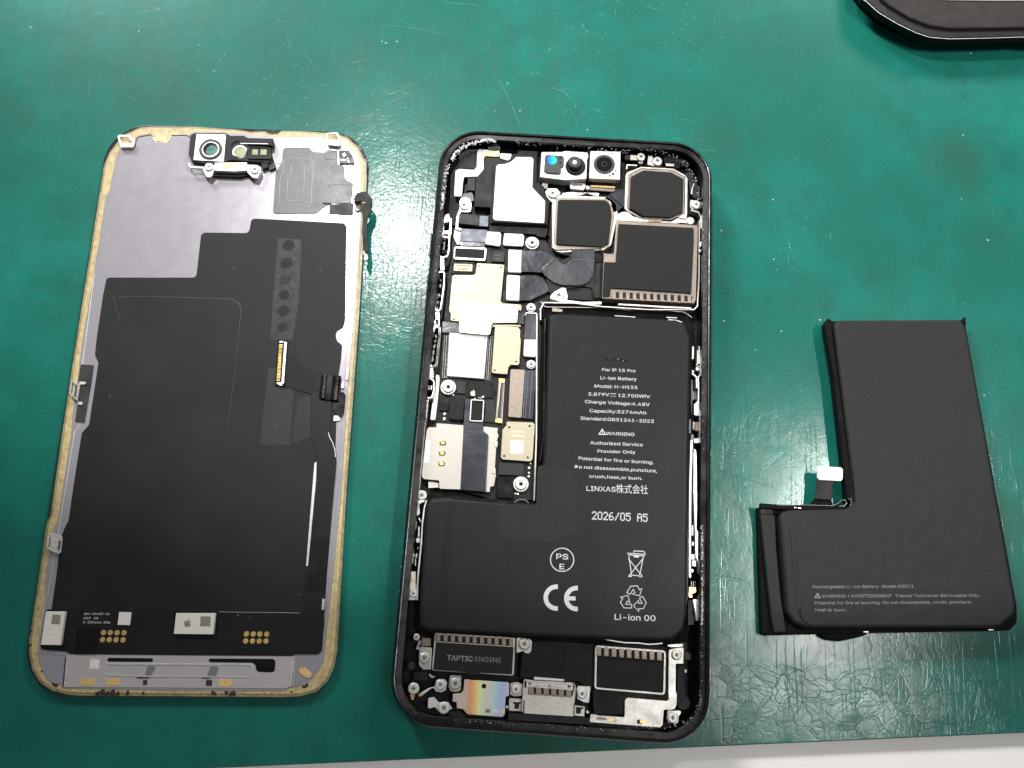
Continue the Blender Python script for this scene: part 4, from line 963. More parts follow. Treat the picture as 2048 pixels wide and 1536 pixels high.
gr = slab(board, 'foam_pad', 'tape', q('R4', '562,590 650,600 640,790 545,785'), 3.8, .3, r=.1)
# card reader
rd = slab(phone, 'card_reader', 'chip_silver', q('R4', '140,795 374,812 345,1362 165,1355 163,1285 30,1272 14,1240 48,930 60,845 78,828 138,830'), 4.9, 1.2, r=.2, bev=.05)
slab(phone, 'card_reader', 'chip_silver', q('R4', '520,820 667,836 660,870 672,900 655,945 640,1170 650,1230 632,1330 600,1340 595,1385 545,1380'), 4.7, 1.0, r=.15, bev=.05, label='narrow right half of the card reader')
for x, y in ((195, 965), (190, 1052), (185, 1141)):
    sl = slab(rd, 'contact_slot', 'dark_board', q('R4', f'{x-30},{y-14} {x+18},{y-18} {x+32},{y} {x+18},{y+22} {x-25},{y+20}'), 4.92, .05, r=.3, bev=0)
    slab(rd, 'contact_spring', 'gold', q('R4', f'{x-22},{y-18} {x+12},{y-14} {x+22},{y+2} {x+10},{y+16} {x-18},{y+12}'), 5.0, .1, r=.25)
slab(rd, 'reader_flap', 'white_sticker', q('R4', '48,935 92,938 78,1140 28,1138'), 4.98, .1, r=.2, bev=.03)
for s in ('640,945 665,948 660,1000 636,998', '625,1180 648,1182 642,1228 620,1225'): slab(phone, 'reader_lug', 'steel_grey', q('R4', s), 4.9, .3, r=.1)
slab(phone, 'reader_foot', 'steel_grey', q('R4', '70,1290 160,1300 160,1345 70,1350'), 4.0, 1, r=.1)
rf = slab(phone, 'reader_flex', 'flex_grey', q('R4', '385,588 545,596 540,862 565,880 586,900 562,1382 345,1362 372,880 372,800'), 5.05, .15, r=.2, bev=.03)
mb = MB()
for i in range(12):
    for j in range(9):
        x = 400 + j * 15 - i * 3.4; y = 905 + i * 33 + j
        if (i * 7 + j * 3) % 5: mb.prism(ccw([U(a, b, 5.06) for a, b in q('R4', f'{x},{y} {x+8},{y} {x+7},{y+6} {x-1},{y+6}')]), 5.065, .03, 0)
mb.build('flex_print', 'chip_grey', rf, kind='stuff')
bar(rf, 'flex_fold', 'flex_blue', q('R4', '375,862 450,872 540,872 575,892'), 5.12, .22, .1, bev=.06)
bar(rf, 'flex_crease', 'flex_blue', q('R4', '578,910 565,1130 556,1370'), 5.08, .12, .05, bev=.03)
sr = bar(rf, 'stiffener_frame', 'bright_silver', q('R4', '438,594 545,600 534,780 426,774'), 5.5, .26, .4, closed=True, r=.25, bev=.06)
slab(rf, 'stiffener_pad', 'dark_plate', q('R4', '446,606 532,610 522,768 436,764'), 5.3, .2, r=.1)
slab(phone, 'flex_tail', 'black_gloss', q('R4', '340,1345 565,1365 570,1395 335,1375'), 4.2, 1, r=.3, bev=.2, segs=2)
# coded shield, foam and black flex
s3 = slab(board, 'shield_can', 'shield_gold', q('R4', '735,792 752,780 962,788 982,806 962,1100 944,1124 702,1106 688,1086 702,856 718,838 738,815'), 4.8, .9, r=.25, bev=.1, segs=2)
for x, y in ((762, 830), (936, 820), (718, 1075), (920, 1088)): disc(s3, 'vent_hole', 'black_gloss', (840 + x / 4.268, 660 + y / 4.268), 2.3, 4.82, .05, bev=0, seg=12)
lines(s3, 'printed_text', 'print_shield', 'R4', [('C07G2P0943', 778, 858, 890, 866, 30), ('RI65003PL1', 775, 895, 888, 902, 28)], 4.82)
slab(s3, 'code_patch', 'print_shield', q('R4', '776,942 884,948 878,1056 768,1050'), 4.82, .02, r=.05, bev=0)
slab(board, 'foam_pad', 'tape', q('R4', '682,1130 880,1142 890,1156 885,1245 668,1235 665,1160'), 4.5, .8, r=.2, bev=.1, segs=2)
slab(phone, 'flex_cable', 'black_gloss', q('R4', '668,1248 802,1254 800,1440 655,1432 660,1300'), 4.4, .5, r=.2, bev=.2, segs=2)
bar(phone, 'foil_edge', 'flex_blue', q('R4', '280,1440 400,1445 800,1470 850,1445 900,1450 925,1475'), 5.6, .25, .3)
# --- front camera and sensors
fm = slab(phone, 'face_sensor', 'bright_silver', q('P', '1083,304 1124,303.5 1131,301.5 1175,304.5 1177,313 1174,320 1173,358 1128,360 1080,354'), 6.4, 3.0, r=.25, bev=.08)
ls = slab(fm, 'sensor_house', 'lens_ring', q('R1', '1280,368 1300,355 1460,365 1475,385 1470,470 1440,490 1445,535 1425,550 1300,540 1270,515'), 6.9, .6, r=.25, bev=.1, segs=2)
ramp_mat('sensor_glass', ((0, (.05, .10, .75)), (.45, (.02, .45, .62)), (1, (.05, .80, .55))), 0, 0, 1, .15, .2)  # iridescent reflection of the glass painted as a colour ramp
lens = disc(ls, 'sensor_lens', 'sensor_glass', (840 + 1350 / 5.12, 240 + 412 / 5.12), 10.2, 7.0, .2, seg=24)
for x, y in ((1438, 390), (1438, 438)): disc(ls, 'sensor_pinhole', 'black_gloss', (840 + x / 5.12, 240 + y / 5.12), 2.6, 6.94, .1, bev=0, seg=12)
disc(fm, 'projector_base', 'black_plastic', (1120 + 150 / 4.8, 240 + 437 / 4.8), 20, 6.9, .6, bev=.2)
disc(fm, 'projector_ring', 'lens_ring', (1120 + 192 / 4.8, 240 + 432 / 4.8), 11, 6.7, .3, bev=.05, hole=8)
disc(fm, 'projector_cone', 'lens_ring', (1120 + 142 / 4.8, 240 + 402 / 4.8), 14, 8.2, 1.6, bev=.3)
disc(fm, 'projector_eye', 'print_shield', (1120 + 141 / 4.8, 240 + 405 / 4.8), 4.2, 8.25, .1, bev=0, seg=16)
fcam = slab(phone, 'front_camera', 'bright_silver', q('R2', '292,297 572,303 582,312 576,574 280,560'), 6.6, 1.6, r=.2, bev=.08)
disc(fcam, 'lens_ring', 'lens_ring', (1120 + 425 / 4.8, 240 + 425 / 4.8), 21.5, 6.72, .2, bev=.04, hole=16)
disc(fcam, 'lens', 'lens', (1120 + 425 / 4.8, 240 + 425 / 4.8), 17, 6.66, .2, bev=.02, seg=32)
disc(fcam, 'lens_core', 'lens_ring', (1120 + 425 / 4.8, 240 + 422 / 4.8), 5, 6.69, .03, bev=0, seg=18, hole=3.5)
for x, y, r_ in ((510, 518, 3), (535, 489, 1.9), (478, 534, 2)): disc(fcam, 'alignment_dot', 'lens_ring', (1120 + x / 4.8, 240 + y / 4.8), r_, 6.64, .05, bev=0, seg=12)
for k, (s, m, z) in enumerate((('288,566 560,576 530,604 300,590', 'steel_grey', 5.0), ('300,600 535,610 535,630 302,622', 'black_gloss', 4.6), ('292,622 530,634 528,654 290,640', 'gold_dull', 4.5), ('288,645 530,662 525,690 286,672', 'champagne', 4.2))):
    slab(phone, 'flex_layer', m, q('R2', s), z, .4, r=.1)
slab(phone, 'camera_bracket', 'silver', q('R2', '90,612 110,600 240,606 248,630 230,672 100,662'), 4.8, 1.0, r=.2, holes=[q('R2', '125,612 215,616 212,640 122,636')]); slab(phone, 'bracket_tab', 'bright_silver', q('R2', '128,614 212,617 209,638 126,635'), 4.5, .4, r=.1)
disc(phone, 'bracket_pin', 'bright_silver', (1120 + 266 / 4.8, 240 + 648 / 4.8), 4.3, 4.8, 1, seg=14)
slab(phone, 'bracket_tab', 'champagne', q('R1', '1250,635 1310,640 1308,705 1245,700'), 4.6, 1, r=.1)
slab(phone, 'camera_bracket', 'silver', q('R2', '20,700 110,690 380,700 370,735 330,725 260,700 200,720 130,728 20,722'), 3.9, .8, r=.2)
slab(phone, 'gap_block', 'black_gloss', q('P', '1174,300 1181,300 1180,352 1173,352'), 6.0, 2, r=.1)
# flash area, screws on the right of the cameras
slab(phone, 'flex_cable', 'chip_grey', q('R2', '625,330 675,332 672,382 622,378'), 5.0, 1, r=.1); slab(phone, 'flex_mark', 'flex_blue', q('R2', '595,305 655,308 655,322 595,318'), 5.6, .2, r=.05)
slab(phone, 'flash_arm', 'steel_grey', q('R2', '675,335 740,340 740,388 672,382'), 5.2, .4, r=.1); screw(phone, 'R2', (778, 350), 42, 5.8); slab(phone, 'flash_arm', 'bright_silver', q('R2', '755,385 798,388 795,418 752,414'), 5.0, .5, r=.1)
slab(phone, 'screw_plate', 'bright_silver', q('R2', '845,340 890,342 890,375 975,410 965,440 890,440 838,425'), 5.0, .6, r=.2); screw(phone, 'R2', (936, 390), 48, 5.6)
slab(phone, 'black_block', 'black_plastic', q('R2', '990,340 1090,332 1165,370 1155,460 1110,460 1000,420'), 5.0, 2, r=.4, bev=.2, segs=2); slab(phone, 'black_block', 'rubber', q('R2', '1165,372 1280,440 1160,445'), 4.8, 2, r=.4)
slab(phone, 'metal_tab', 'steel_grey', q('R2', '1015,415 1100,420 1095,445 1015,440'), 5.2, .3, r=.1)
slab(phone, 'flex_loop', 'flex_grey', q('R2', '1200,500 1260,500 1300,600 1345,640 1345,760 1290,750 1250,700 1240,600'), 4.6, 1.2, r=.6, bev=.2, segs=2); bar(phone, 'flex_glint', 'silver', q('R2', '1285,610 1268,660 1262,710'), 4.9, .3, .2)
slab(phone, 'screw_plate', 'silver', q('R2', '1252,770 1265,765 1345,790 1355,840 1330,860 1265,860 1248,830'), 4.8, .5, r=.3); screw(phone, 'R2', (1308, 808), 45, 5.4)
bar(phone, 'side_wall', 'silver', q('R2', '1255,865 1330,885 1350,930 1355,1040'), 5.6, .28, 2.4)
bar(phone, 'side_wall', 'silver', q('R2', '640,470 645,430 740,435'), 5.6, .3, 2)
for s in ('1345,1170 1362,1165 1358,1210 1340,1225', '1335,1240 1352,1240 1348,1275 1335,1265'): slab(phone, 'wall_block', 'bright_silver', q('R2', s), 6.5, .8, r=.15)
# --- rear cameras
camA = slab(phone, 'rear_camera', 'silver', q('P', '1104,393 1112,389 1214,394 1222,398 1232,407 1236,430 1222,490 1206,500 1124,505 1112,503 1104,495'), 4.6, 2.6, r=.6, bev=.1, segs=2, label='silver framed wide camera with a square black cover')
slab(camA, 'camera_rim', 'champagne', q('P', '1112,395 1213,397 1221,405 1229,428 1219,488 1203,497 1112,500 1108,494'), 5.0, .5, r=.5, bev=.08)
slab(camA, 'camera_cover', 'dark_plate', q('P', '1120,399 1211,400 1217,405 1221,412 1223.5,430 1217,486 1203,493.5 1114,489 1112,486 1116,402'), 5.5, .7, r=.35, bev=.12, segs=2)
disc(camA, 'cover_scuff', 'rubber', (1136, 459.5), 2.2, 5.52, .03, bev=0, seg=9)
bar(camA, 'camera_edge', 'bright_silver', q('P', '1107,400 1106.5,488 1110,498'), 5.1, .5, .4, bev=.1)
slab(phone, 'black_block', 'black_gloss', q('P', '1117,495 1150,498 1152,510 1140,513 1118,507'), 4.4, 1.0, r=.3)
camB = slab(phone, 'rear_camera', 'silver', q('R2', '628,530 645,500 780,448 1085,464 1200,528 1226,560 1222,900 1212,955 1120,930 1065,958 770,940 640,870 618,850'), 4.8, 2.6, r=.4, bev=.08, holes=[q('R2', '660,520 780,462 1080,478 1205,548 1196,900 1060,945 775,932 640,848')], label='eight-sided camera at the upper right of the phone')
slab(camB, 'camera_rim', 'champagne', q('R2', '650,525 785,468 1078,482 1200,552 1192,895 1060,945 780,935 648,855'), 5.0, 2.0, r=.2, bev=.1, segs=2)
slab(camB, 'camera_cover', 'dark_plate', q('R2', '680,545 800,482 1062,500 1188,564 1178,884 1060,934 800,922 668,845'), 5.7, .8, r=.15, bev=.12, segs=2)
slab(phone, 'camera_plate', 'silver', q('R2', '528,945 560,900 600,880 655,882 700,925 780,940 850,945 970,965 1060,975 1130,940 1175,920 1215,945 1280,940 1292,965 1280,1000 1200,990 1160,985 1120,995 560,965 530,962'), 4.5, .6, r=.4, bev=.06)
disc(phone, 'plate_boss', 'steel_grey', (1120 + 1250 / 4.8, 240 + 965 / 4.8), 8, 4.7, .3, seg=18); slab(phone, 'camera_tab', 'adhesive', q('R2', '862,935 970,945 975,978 850,975'), 4.7, .2, r=.1)
camC = slab(phone, 'rear_camera', 'champagne', q('P', '1233,441 1394,450 1396.5,456 1392,600 1388,607 1205,597 1204,594 1208,508 1228,507'), 5.4, 3.2, r=.25, bev=.12, segs=2, label='large champagne framed camera with a comb of slots along its lower edge')
slab(camC, 'camera_cover', 'dark_plate', q('R5', '895,-185 1748,-140 1752,0 1722,606 808,545 796,636 712,640 732,248 862,252'), 5.9, .6, r=.2, bev=.1, segs=2)
slab(camC, 'comb_channel', 'dark_board', q('R5', '825,588 1735,638 1730,700 815,655'), 5.45, .1, r=.1, bev=0)
comb(camC, 'R5', (843, 630), (1702, 674), 12, 42, 84, 5.85, 'champagne')
slab(phone, 'camera_tab', 'champagne', q('R5', '722,150 815,160 812,245 720,240'), 4.8, 1, r=.15); slab(phone, 'black_block', 'black_gloss', q('R5', '625,150 718,158 716,255 628,258'), 4.6, 1, r=.1)
# camera cables
slab(phone, 'connector_cap', 'white_sticker', q('R3', '978,213 1122,222 1112,465 975,460 965,448 970,225'), 4.7, .6, r=.2, bev=.05); slab(phone, 'connector_cap', 'white_sticker', q('R3', '965,492 1098,500 1088,775 955,770 944,755 952,505'), 4.7, .6, r=.2, bev=.05)
slab(phone, 'camera_cable', 'flex_grey', q('P', '1043,501 1080,501 1097,506 1110,515 1106,524 1083,545 1060,544 1042,543.5'), 4.75, .2, r=.3, bev=.05)
slab(phone, 'camera_cable', 'flex_grey', q('P', '1040,551 1072,550.5 1083,556 1092,566 1099,582 1078,592 1060,601 1038,601'), 4.6, .2, r=.3, bev=.05)
hub = slab(phone, 'cable_guide', 'rubber', q('R5', '380,170 440,160 640,150 722,158 706,640 690,672 615,670 598,655 588,545 500,528 300,560 120,610 95,590 60,400 20,330'), 4.4, 1.2, r=.4, bev=.1)
slab(hub, 'guide_rib', 'rubber', q('R5', '640,262 690,262 680,660 615,660 605,560 632,500'), 4.9, .5, r=.3, bev=.15, segs=2)
slab(phone, 'camera_cable', 'flex_grey', q('R5', '365,72 622,78 622,240 602,400 560,470 500,505 420,518 240,512 150,480 60,410 8,345 80,270 165,195 230,260 300,285 350,235'), 4.95, .2, r=.5, bev=.06, segs=2)
bar(phone, 'cable_fold', 'flex_blue', q('R5', '296,290 288,400 290,510'), 5.02, .16, .08, bev=.05); bar(phone, 'cable_fold', 'flex_blue', q('R5', '8,350 90,275 165,200'), 5.02, .16, .08, bev=.05); bar(phone, 'cable_fold', 'flex_blue', q('R5', '375,222 500,228 618,232'), 5.02, .2, .08, bev=.06)
slab(phone, 'camera_cable', 'flex_grey', q('R2', '405,768 490,700 540,665 635,655 630,820 525,890 490,900 490,800 475,778'), 4.6, .3, r=.15, bev=.06)
bar(phone, 'cable_fold', 'black_gloss', q('R2', '470,720 600,830'), 4.64, .35, .06)
slab(phone, 'screw_plate', 'silver', q('R5', '110,640 160,590 250,540 292,545 318,640 310,680 240,690 130,660'), 4.6, .6, r=.3, bev=.06); screw(phone, 'R5', (212, 626), 64, 5.2)
slab(phone, 'black_block', 'rubber', q('R5', '300,555 590,540 600,650 690,690 320,672 312,600'), 4.0, .8, r=.2)
slab(phone, 'screw_plate', 'silver', q('R1', '1280,735 1310,700 1400,700 1440,745 1410,780 1380,800 1360,850 1335,830 1300,790'), 5.0, .6, r=.3, bev=.06); screw(phone, 'R1', (1358, 748), 52, 5.6)

# --- lower end: vibration motor, port, loudspeaker
vm = slab(phone, 'vibration_motor', 'steel_grey', q('R6', '560,250 1418,302 1430,318 1416,705 1398,722 530,665 512,648 545,265'), 5.4, 3.0, r=.25, bev=.12, segs=2)
slab(vm, 'motor_plate', 'dark_plate', q('R6', '558,352 1412,406 1392,706 1040,690 1035,715 890,705 885,682 528,655'), 5.5, .2, r=.15, bev=.04)
slab(vm, 'comb_channel', 'dark_board', q('R6', '555,270 1400,318 1398,395 550,342'), 5.46, .06, r=.05, bev=0)
comb(vm, 'R6', (584, 296), (1384, 346), 11, 44, 88, 5.8, 'champagne')
lines(vm, 'printed_text', 'print_grey', 'R6', [('TAPTIC', 678, 512, 962, 527, 74)], 5.52, bold=.016); lines(vm, 'printed_text', 'print_grey', 'R6', [('ENGINE', 986, 527, 1275, 542, 74)], 5.52, bold=-.008)
slab(phone, 'motor_ear', 'silver', q('R6', '385,405 400,400 510,412 495,655 420,655 375,610 368,520'), 4.4, .7, r=.4, bev=.06); screw(phone, 'R6', (430, 527), 58, 5.0, 'grey')
bar(phone, 'motor_ear', 'bright_silver', q('R6', '508,415 495,650'), 4.8, .25, .5)
slab(phone, 'metal_tab', 'champagne', q('R6', '408,304 506,312 500,396 394,392'), 4.6, .6, r=.1); bar(phone, 'metal_tab', 'silver', q('R6', '385,335 355,420 395,430'), 4.2, .5, .4)
slab(phone, 'motor_ear', 'silver', q('R6', '1445,300 1590,318 1615,345 1605,450 1580,478 1540,476 1515,450 1460,470 1440,465'), 4.6, .7, r=.3, bev=.06); screw(phone, 'R6', (1530, 372), 64, 5.3, 'grey')
bl = bar(phone, 'foil_edge', 'bright_silver', q('R6', '960,232 1200,238 1420,234 1540,240 1600,252'), 6.0, .22, .3)
slab(phone, 'black_cover', 'black_plastic', q('P', '1045,1278 1190,1288 1188,1352 1182,1392 1172,1372 1155,1362 1040,1355'), 4.2, 1.6, r=.3, bev=.08); slab(phone, 'black_cover', 'black_plastic', q('P', '1046,1283 1130,1287 1127,1340 1044,1338'), 4.4, .3, r=.3, bev=.06)
spk = slab(phone, 'loudspeaker', 'black_plastic', q('R7', '590,380 1400,435 1400,990 970,955 920,1000 915,1150 600,1140 580,1060'), 4.7, 2.4, r=.3, bev=.1)
bar(spk, 'speaker_frame', 'silver', q('R7', '615,398 1375,455 1365,925 605,860'), 5.3, .45, .7, closed=True, r=.6, bev=.12)
slab(spk, 'speaker_plate', 'dark_plate', q('R7', '635,415 1360,470 1350,905 622,850'), 5.1, .4, r=.4, bev=.05)
comb(spk, 'R7', (646, 452), (1312, 505), 9, 52, 100, 5.55, 'champagne')
bk = slab(phone, 'speaker_bracket', 'silver', q('R7', '1412,455 1430,432 1500,418 1578,410 1575,592 1492,590 1490,908 1504,920 1500,1040 1480,1085 1440,1098 1360,1096 1348,1262 1318,1290 545,1232 556,1146 610,1146 640,1158 928,1176 932,990 965,960 1395,998 1412,985 1408,905'), 5.2, .7, r=.2, bev=.06)
for s in ('770,1182 820,1184 840,1200 835,1225 770,1222', '1080,1200 1135,1204 1130,1252 1075,1250 1055,1228'):
    slab(bk, 'contact_slot', 'dark_board', q('R7', s), 5.22, .04, r=.3, bev=0)
for s in ('766,1186 815,1186 832,1202 826,1222 768,1220', '1095,1204 1140,1206 1165,1216 1160,1240 1098,1246'): slab(bk, 'contact_spring', 'gold', q('R7', s), 5.3, .06, r=.25, bev=.02)
slab(bk, 'contact_strip', 'champagne', q('R7', '620,1172 730,1180 735,1212 620,1206'), 5.24, .04, r=.1, bev=.01); bar(bk, 'bracket_fold', 'bright_silver', q('R7', '1410,902 1500,908'), 5.3, .16, .1); bar(bk, 'bracket_fold', 'bright_silver', q('R7', '1412,592 1490,596'), 5.3, .16, .1)
slab(bk, 'bracket_stamp', 'steel_grey', q('R7', '1285,1208 1325,1210 1322,1255 1282,1252'), 5.24, .04, r=.1, bev=.01)
screw(phone, 'R7', (1502, 492), 56, 5.7, 'grey'); slab(phone, 'screw_plate', 'silver', q('R7', '1400,1100 1548,1105 1545,1140 1525,1160 1520,1230 1480,1250 1410,1240 1388,1200'), 4.9, .5, r=.3, bev=.06); screw(phone, 'R7', (1458, 1182), 60, 5.5)
slab(phone, 'black_block', 'rubber', q('R7', '1505,595 1592,600 1580,945 1500,940'), 4.6, 2, r=.2, bev=.1); disc(phone, 'rubber_pad', 'rubber', (1080 + 1575 / 5.486, 1220 + 1020 / 5.486), 14.5, 4.8, 2, bev=.2)
screw(phone, 'R7', (1618, 510), 46, 5.4, 'dark'); slab(phone, 'wall_block', 'steel_grey', q('R7', '1590,650 1612,655 1608,690 1588,685'), 5.4, 1, r=.1)
# usb port
port = slab(phone, 'charging_port', 'steel_grey', q('UB', '392,92 410,72 560,92 1070,118 1210,130 1240,165 1252,205 1208,690 402,640 365,615'), 5.0, 2.8, r=.2, bev=.1, segs=2)
slab(port, 'port_hood', 'bright_silver', q('UB', '560,38 580,32 1062,70 1066,105 560,78'), 4.8, 1, r=.1, bev=.06)
bar(port, 'port_edge', 'bright_silver', q('UB', '405,80 385,210 365,610'), 5.12, .16, .2, bev=.04); bar(port, 'port_edge', 'bright_silver', q('UB', '1235,170 1246,215 1205,690'), 5.12, .16, .2, bev=.04)
bar(port, 'port_edge', 'bright_silver', q('UB', '420,95 800,112 1080,135 1215,140'), 5.14, .2, .2, bev=.06); bar(port, 'port_edge', 'bright_silver', q('UB', '440,155 800,175 1080,205 1200,215'), 5.14, .2, .2, bev=.06)
for s in ('470,125 516,132 514,170 468,165', '1118,168 1170,172 1166,222 1116,216', '802,155 832,157 830,198 800,196', '408,90 440,100 432,212 402,205', '1070,70 1090,80 1088,150 1066,140', '1205,140 1228,180 1225,270 1212,262', '392,420 408,422 398,640 382,630', '1212,470 1226,475 1212,690 1200,690'):
    slab(port, 'port_notch', 'black_gloss', q('UB', s), 5.1, .15, r=.03, bev=0)
slab(port, 'comb_channel', 'dark_board', q('UB', '470,195 1215,255 1200,350 460,300'), 5.03, .05, r=.1, bev=0)
comb(port, 'UB', (515, 255), (1138, 305), 6, 86, 108, 5.3, 'champagne')
slab(port, 'port_lip', 'champagne', q('UB', '460,302 1192,352 1180,372 458,325'), 5.08, .1, r=.1, bev=.03)
for tg, s1, s2_ in (('UB', '150,380 362,395 360,600 145,590', '215,445 345,450 350,470 320,480 310,560 235,560 240,480 215,475'), ('UB', '1235,500 1405,520 1395,690 1225,670', '1255,525 1385,535 1375,560 1345,565 1330,640 1255,640')):
    g = slab(phone, 'port_seal', 'steel_grey', q(tg, s1), 4.0, .6, r=.15, bev=.05); slab(g, 'seal_mark', 'dark_board', q(tg, s2_), 4.02, .04, r=.1, bev=0)
disc(phone, 'port_pin', 'bright_silver', (1000 + 118 / 8.26, 1350 + 530 / 8.26), 2.6, 4.6, 1, seg=12); disc(phone, 'port_pin', 'bright_silver', (1000 + 1450 / 8.26, 1350 + 615 / 8.26), 2.8, 4.6, 1, seg=12)
slab(phone, 'screw_plate', 'steel_grey', q('UB', '175,130 250,118 310,120 330,145 375,148 372,340 300,350 250,355 165,325'), 4.2, .5, r=.2, bev=.05); screw(phone, 'UB', (264, 238), 76, 4.8)
slab(phone, 'screw_plate', 'silver', q('UB', '1290,178 1498,190 1472,460 1380,450 1275,390 1262,230'), 4.6, .5, r=.2, bev=.05); screw(phone, 'UB', (1360, 312), 82, 5.2)
slab(phone, 'bottom_seal', 'rubber', q('P', '1018,1427 1186,1437 1183,1450 1015,1441'), 5.0, 2, r=.2, bev=.1)
# plate with its rainbow reflection painted into the colour
ramp_mat('painted_rainbow', ((0, (.62, .55, .50)), (.18, (.66, .52, .45)), (.27, (.80, .38, .22)), (.36, (.90, .60, .22)), (.45, (.85, .84, .42)), (.53, (.62, .80, .55)), (.60, (.72, .66, .62)), (.70, (.50, .72, .66)), (.80, (.40, .55, .75)), (.90, (.50, .48, .72)), (1, (.66, .62, .66))), 0, 0, 1, .34, .7)
rp = slab(phone, 'antenna_plate', 'painted_rainbow', q('R6', '872,760 945,764 952,776 970,768 1345,792 1362,805 1360,945 1325,948 1315,1145 1292,1175 912,1146 885,1125 858,1088 788,1080 785,1012 740,1005 745,922 830,915 858,885'), 4.8, .6, r=.2, bev=.08, segs=2)
disc(rp, 'plate_hole', 'black_gloss', (770 + 1086 / 5.485, 1220 + 835 / 5.485), 4.7, 4.82, .05, bev=0, seg=16)
slab(rp, 'plate_contact', 'gold', q('R6', '1285,1098 1318,1102 1308,1140 1275,1135'), 4.86, .05, r=.1, bev=.01); slab(rp, 'plate_contact', 'bright_silver', q('R6', '1195,1085 1250,1095 1240,1140 1190,1130'), 4.86, .05, r=.2, bev=.01); slab(rp, 'plate_contact', 'champagne', q('R6', '1105,1085 1160,1090 1150,1130 1098,1125'), 4.86, .05, r=.1, bev=.01)
def bind_x(o, m, lo_px, hi_px, z):
    """stretch the tint ramp of material m between two pixels on part o"""
    a, b = (U(*lo_px, z) - org(o)).x / 1000, (U(*hi_px, z) - org(o)).x / 1000
    for n in MATS[m].node_tree.nodes:
        if n.type == 'MAP_RANGE': n.inputs['From Min'].default_value = a + .0006; n.inputs['From Max'].default_value = b + .0006
bind_x(rp, 'painted_rainbow', (910, 1400), (1020, 1400), 4.8); bind_x(lens, 'sensor_glass', (1094, 320), (1113, 320), 7)
# small screws and springs, bottom left
slab(phone, 'spring_arm', 'bright_silver', q('R6', '545,840 560,775 590,755 660,760 680,800 670,880 620,905 560,895 525,850 480,882 400,945 372,948 368,920 480,855'), 4.2, .4, r=.3, bev=.05); screw(phone, 'R6', (607, 820), 56, 4.9); disc(phone, 'spring_tip', 'gold', (770 + 385 / 5.485, 1220 + 930 / 5.485), 3.6, 4.4, .3, seg=12)
slab(phone, 'screw_plate', 'steel_grey', q('R6', '710,715 840,720 832,880 790,900 720,890 698,840'), 4.3, .5, r=.3, bev=.05); screw(phone, 'R6', (772, 808), 66, 5.0, 'grey')
screw(phone, 'R6', (312, 862), 64, 5.4); slab(phone, 'spring_arm', 'gold_dull', q('R6', '270,910 330,930 310,990 290,985'), 4.6, .4, r=.2)
slab(phone, 'screw_plate', 'bright_silver', q('R6', '475,965 540,955 582,1010 620,1015 690,1010 745,1085 700,1100 650,1150 590,1120 550,1065 468,1085'), 4.4, .5, r=.3, bev=.05); screw(phone, 'R6', (645, 1075), 66, 5.2)
screw(phone, 'R6', (285, 615), 44, 5.4, 'dark'); screw(phone, 'R6', (345, 298), 38, 5.4, 'grey')
slab(phone, 'black_block', 'dark_plate', q('R6', '308,680 460,675 480,770 310,770'), 4.2, 1, r=.1); slab(phone, 'metal_tab', 'steel_grey', q('R6', '482,690 520,720 548,728 545,745 500,742 480,720'), 4.3, .4, r=.2)
slab(phone, 'black_block', 'dark_plate', q('R6', '700,1120 830,1110 880,1160 885,1220 700,1165'), 4.8, 2, r=.4)
screw(phone, 'L2', (640, -75), 80, 5.2, 'grey')

# ------------------------------------------------------------------ new battery in the phone
bat = thing('new_battery', 'black battery with white print sitting inside the opened phone', 'battery', 1180, 1000, 2.0)
body = q('P', '1096,630 1112,625 1355,638 1374,650 1383,676 1379,900 1375,1230 1368,1262 1348,1281 1320,1284 1100,1276 852,1263 838,1252 838,1215 850,1012 862,995 900,992 1078,1008 1087,900')
slab(bat, 'pouch', 'battery_wrap', body, 6.3, 4.0, r=1.6, bev=1.1, segs=5)
bb = slab(bat, 'pouch_film', 'matte_black', q('P', '1084,622 1110,614 1365,628 1386,645 1390,690 1384,1240 1376,1282 1340,1291 1060,1284 845,1268 830,1256 846,1000 858,988 1072,1004'), 4.2, 2, r=1.2, bev=.2)
slab(bat, 'round_tape', 'film', q('P', '1075,930 1122,932 1145,944 1154,965 1155,1035 1147,1064 1130,1079 1104,1086 1020,1084 1004,1077 996,1060 997,1012 1072,1014'), 6.35, .08, r=1.2, bev=.03)
bar(bat, 'pouch_seam', 'battery_wrap', q('L2', '1080,30 1040,330 1000,750 970,1150 940,1536'), 6.42, .9, .5, bev=.4); bar(bat, 'pouch_seam', 'battery_wrap', q('L2', '1150,60 1100,330 1065,750 1040,1150 1020,1536'), 6.38, .7, .4, bev=.3)
bar(bat, 'pouch_seam', 'battery_wrap', q('P', '893,1190 889,1240 888,1262'), 6.4, .9, .45, bev=.4)
bar(bat, 'bay_film', 'black_gloss', q('N', '66,80 60,600 42,715'), 5.6, .5, 1, bev=.1); bar(bat, 'bay_film', 'black_gloss', q('N', '700,110 690,800 690,1300 670,1440'), 5.8, .4, 1, bev=.1)
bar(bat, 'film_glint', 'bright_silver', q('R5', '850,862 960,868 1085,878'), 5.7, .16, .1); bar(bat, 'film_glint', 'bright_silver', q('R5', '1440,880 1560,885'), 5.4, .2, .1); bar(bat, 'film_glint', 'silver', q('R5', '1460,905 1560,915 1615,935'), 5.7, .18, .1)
bar(bat, 'film_glint', 'steel_grey', q('R5', '10,700 60,760 700,770 1000,795 1400,800 1640,820 1730,880'), 5.0, .12, .2); slab(bat, 'foil_corner', 'champagne', q('R5', '140,765 260,790 250,820 135,815'), 4.9, .2, r=.1)
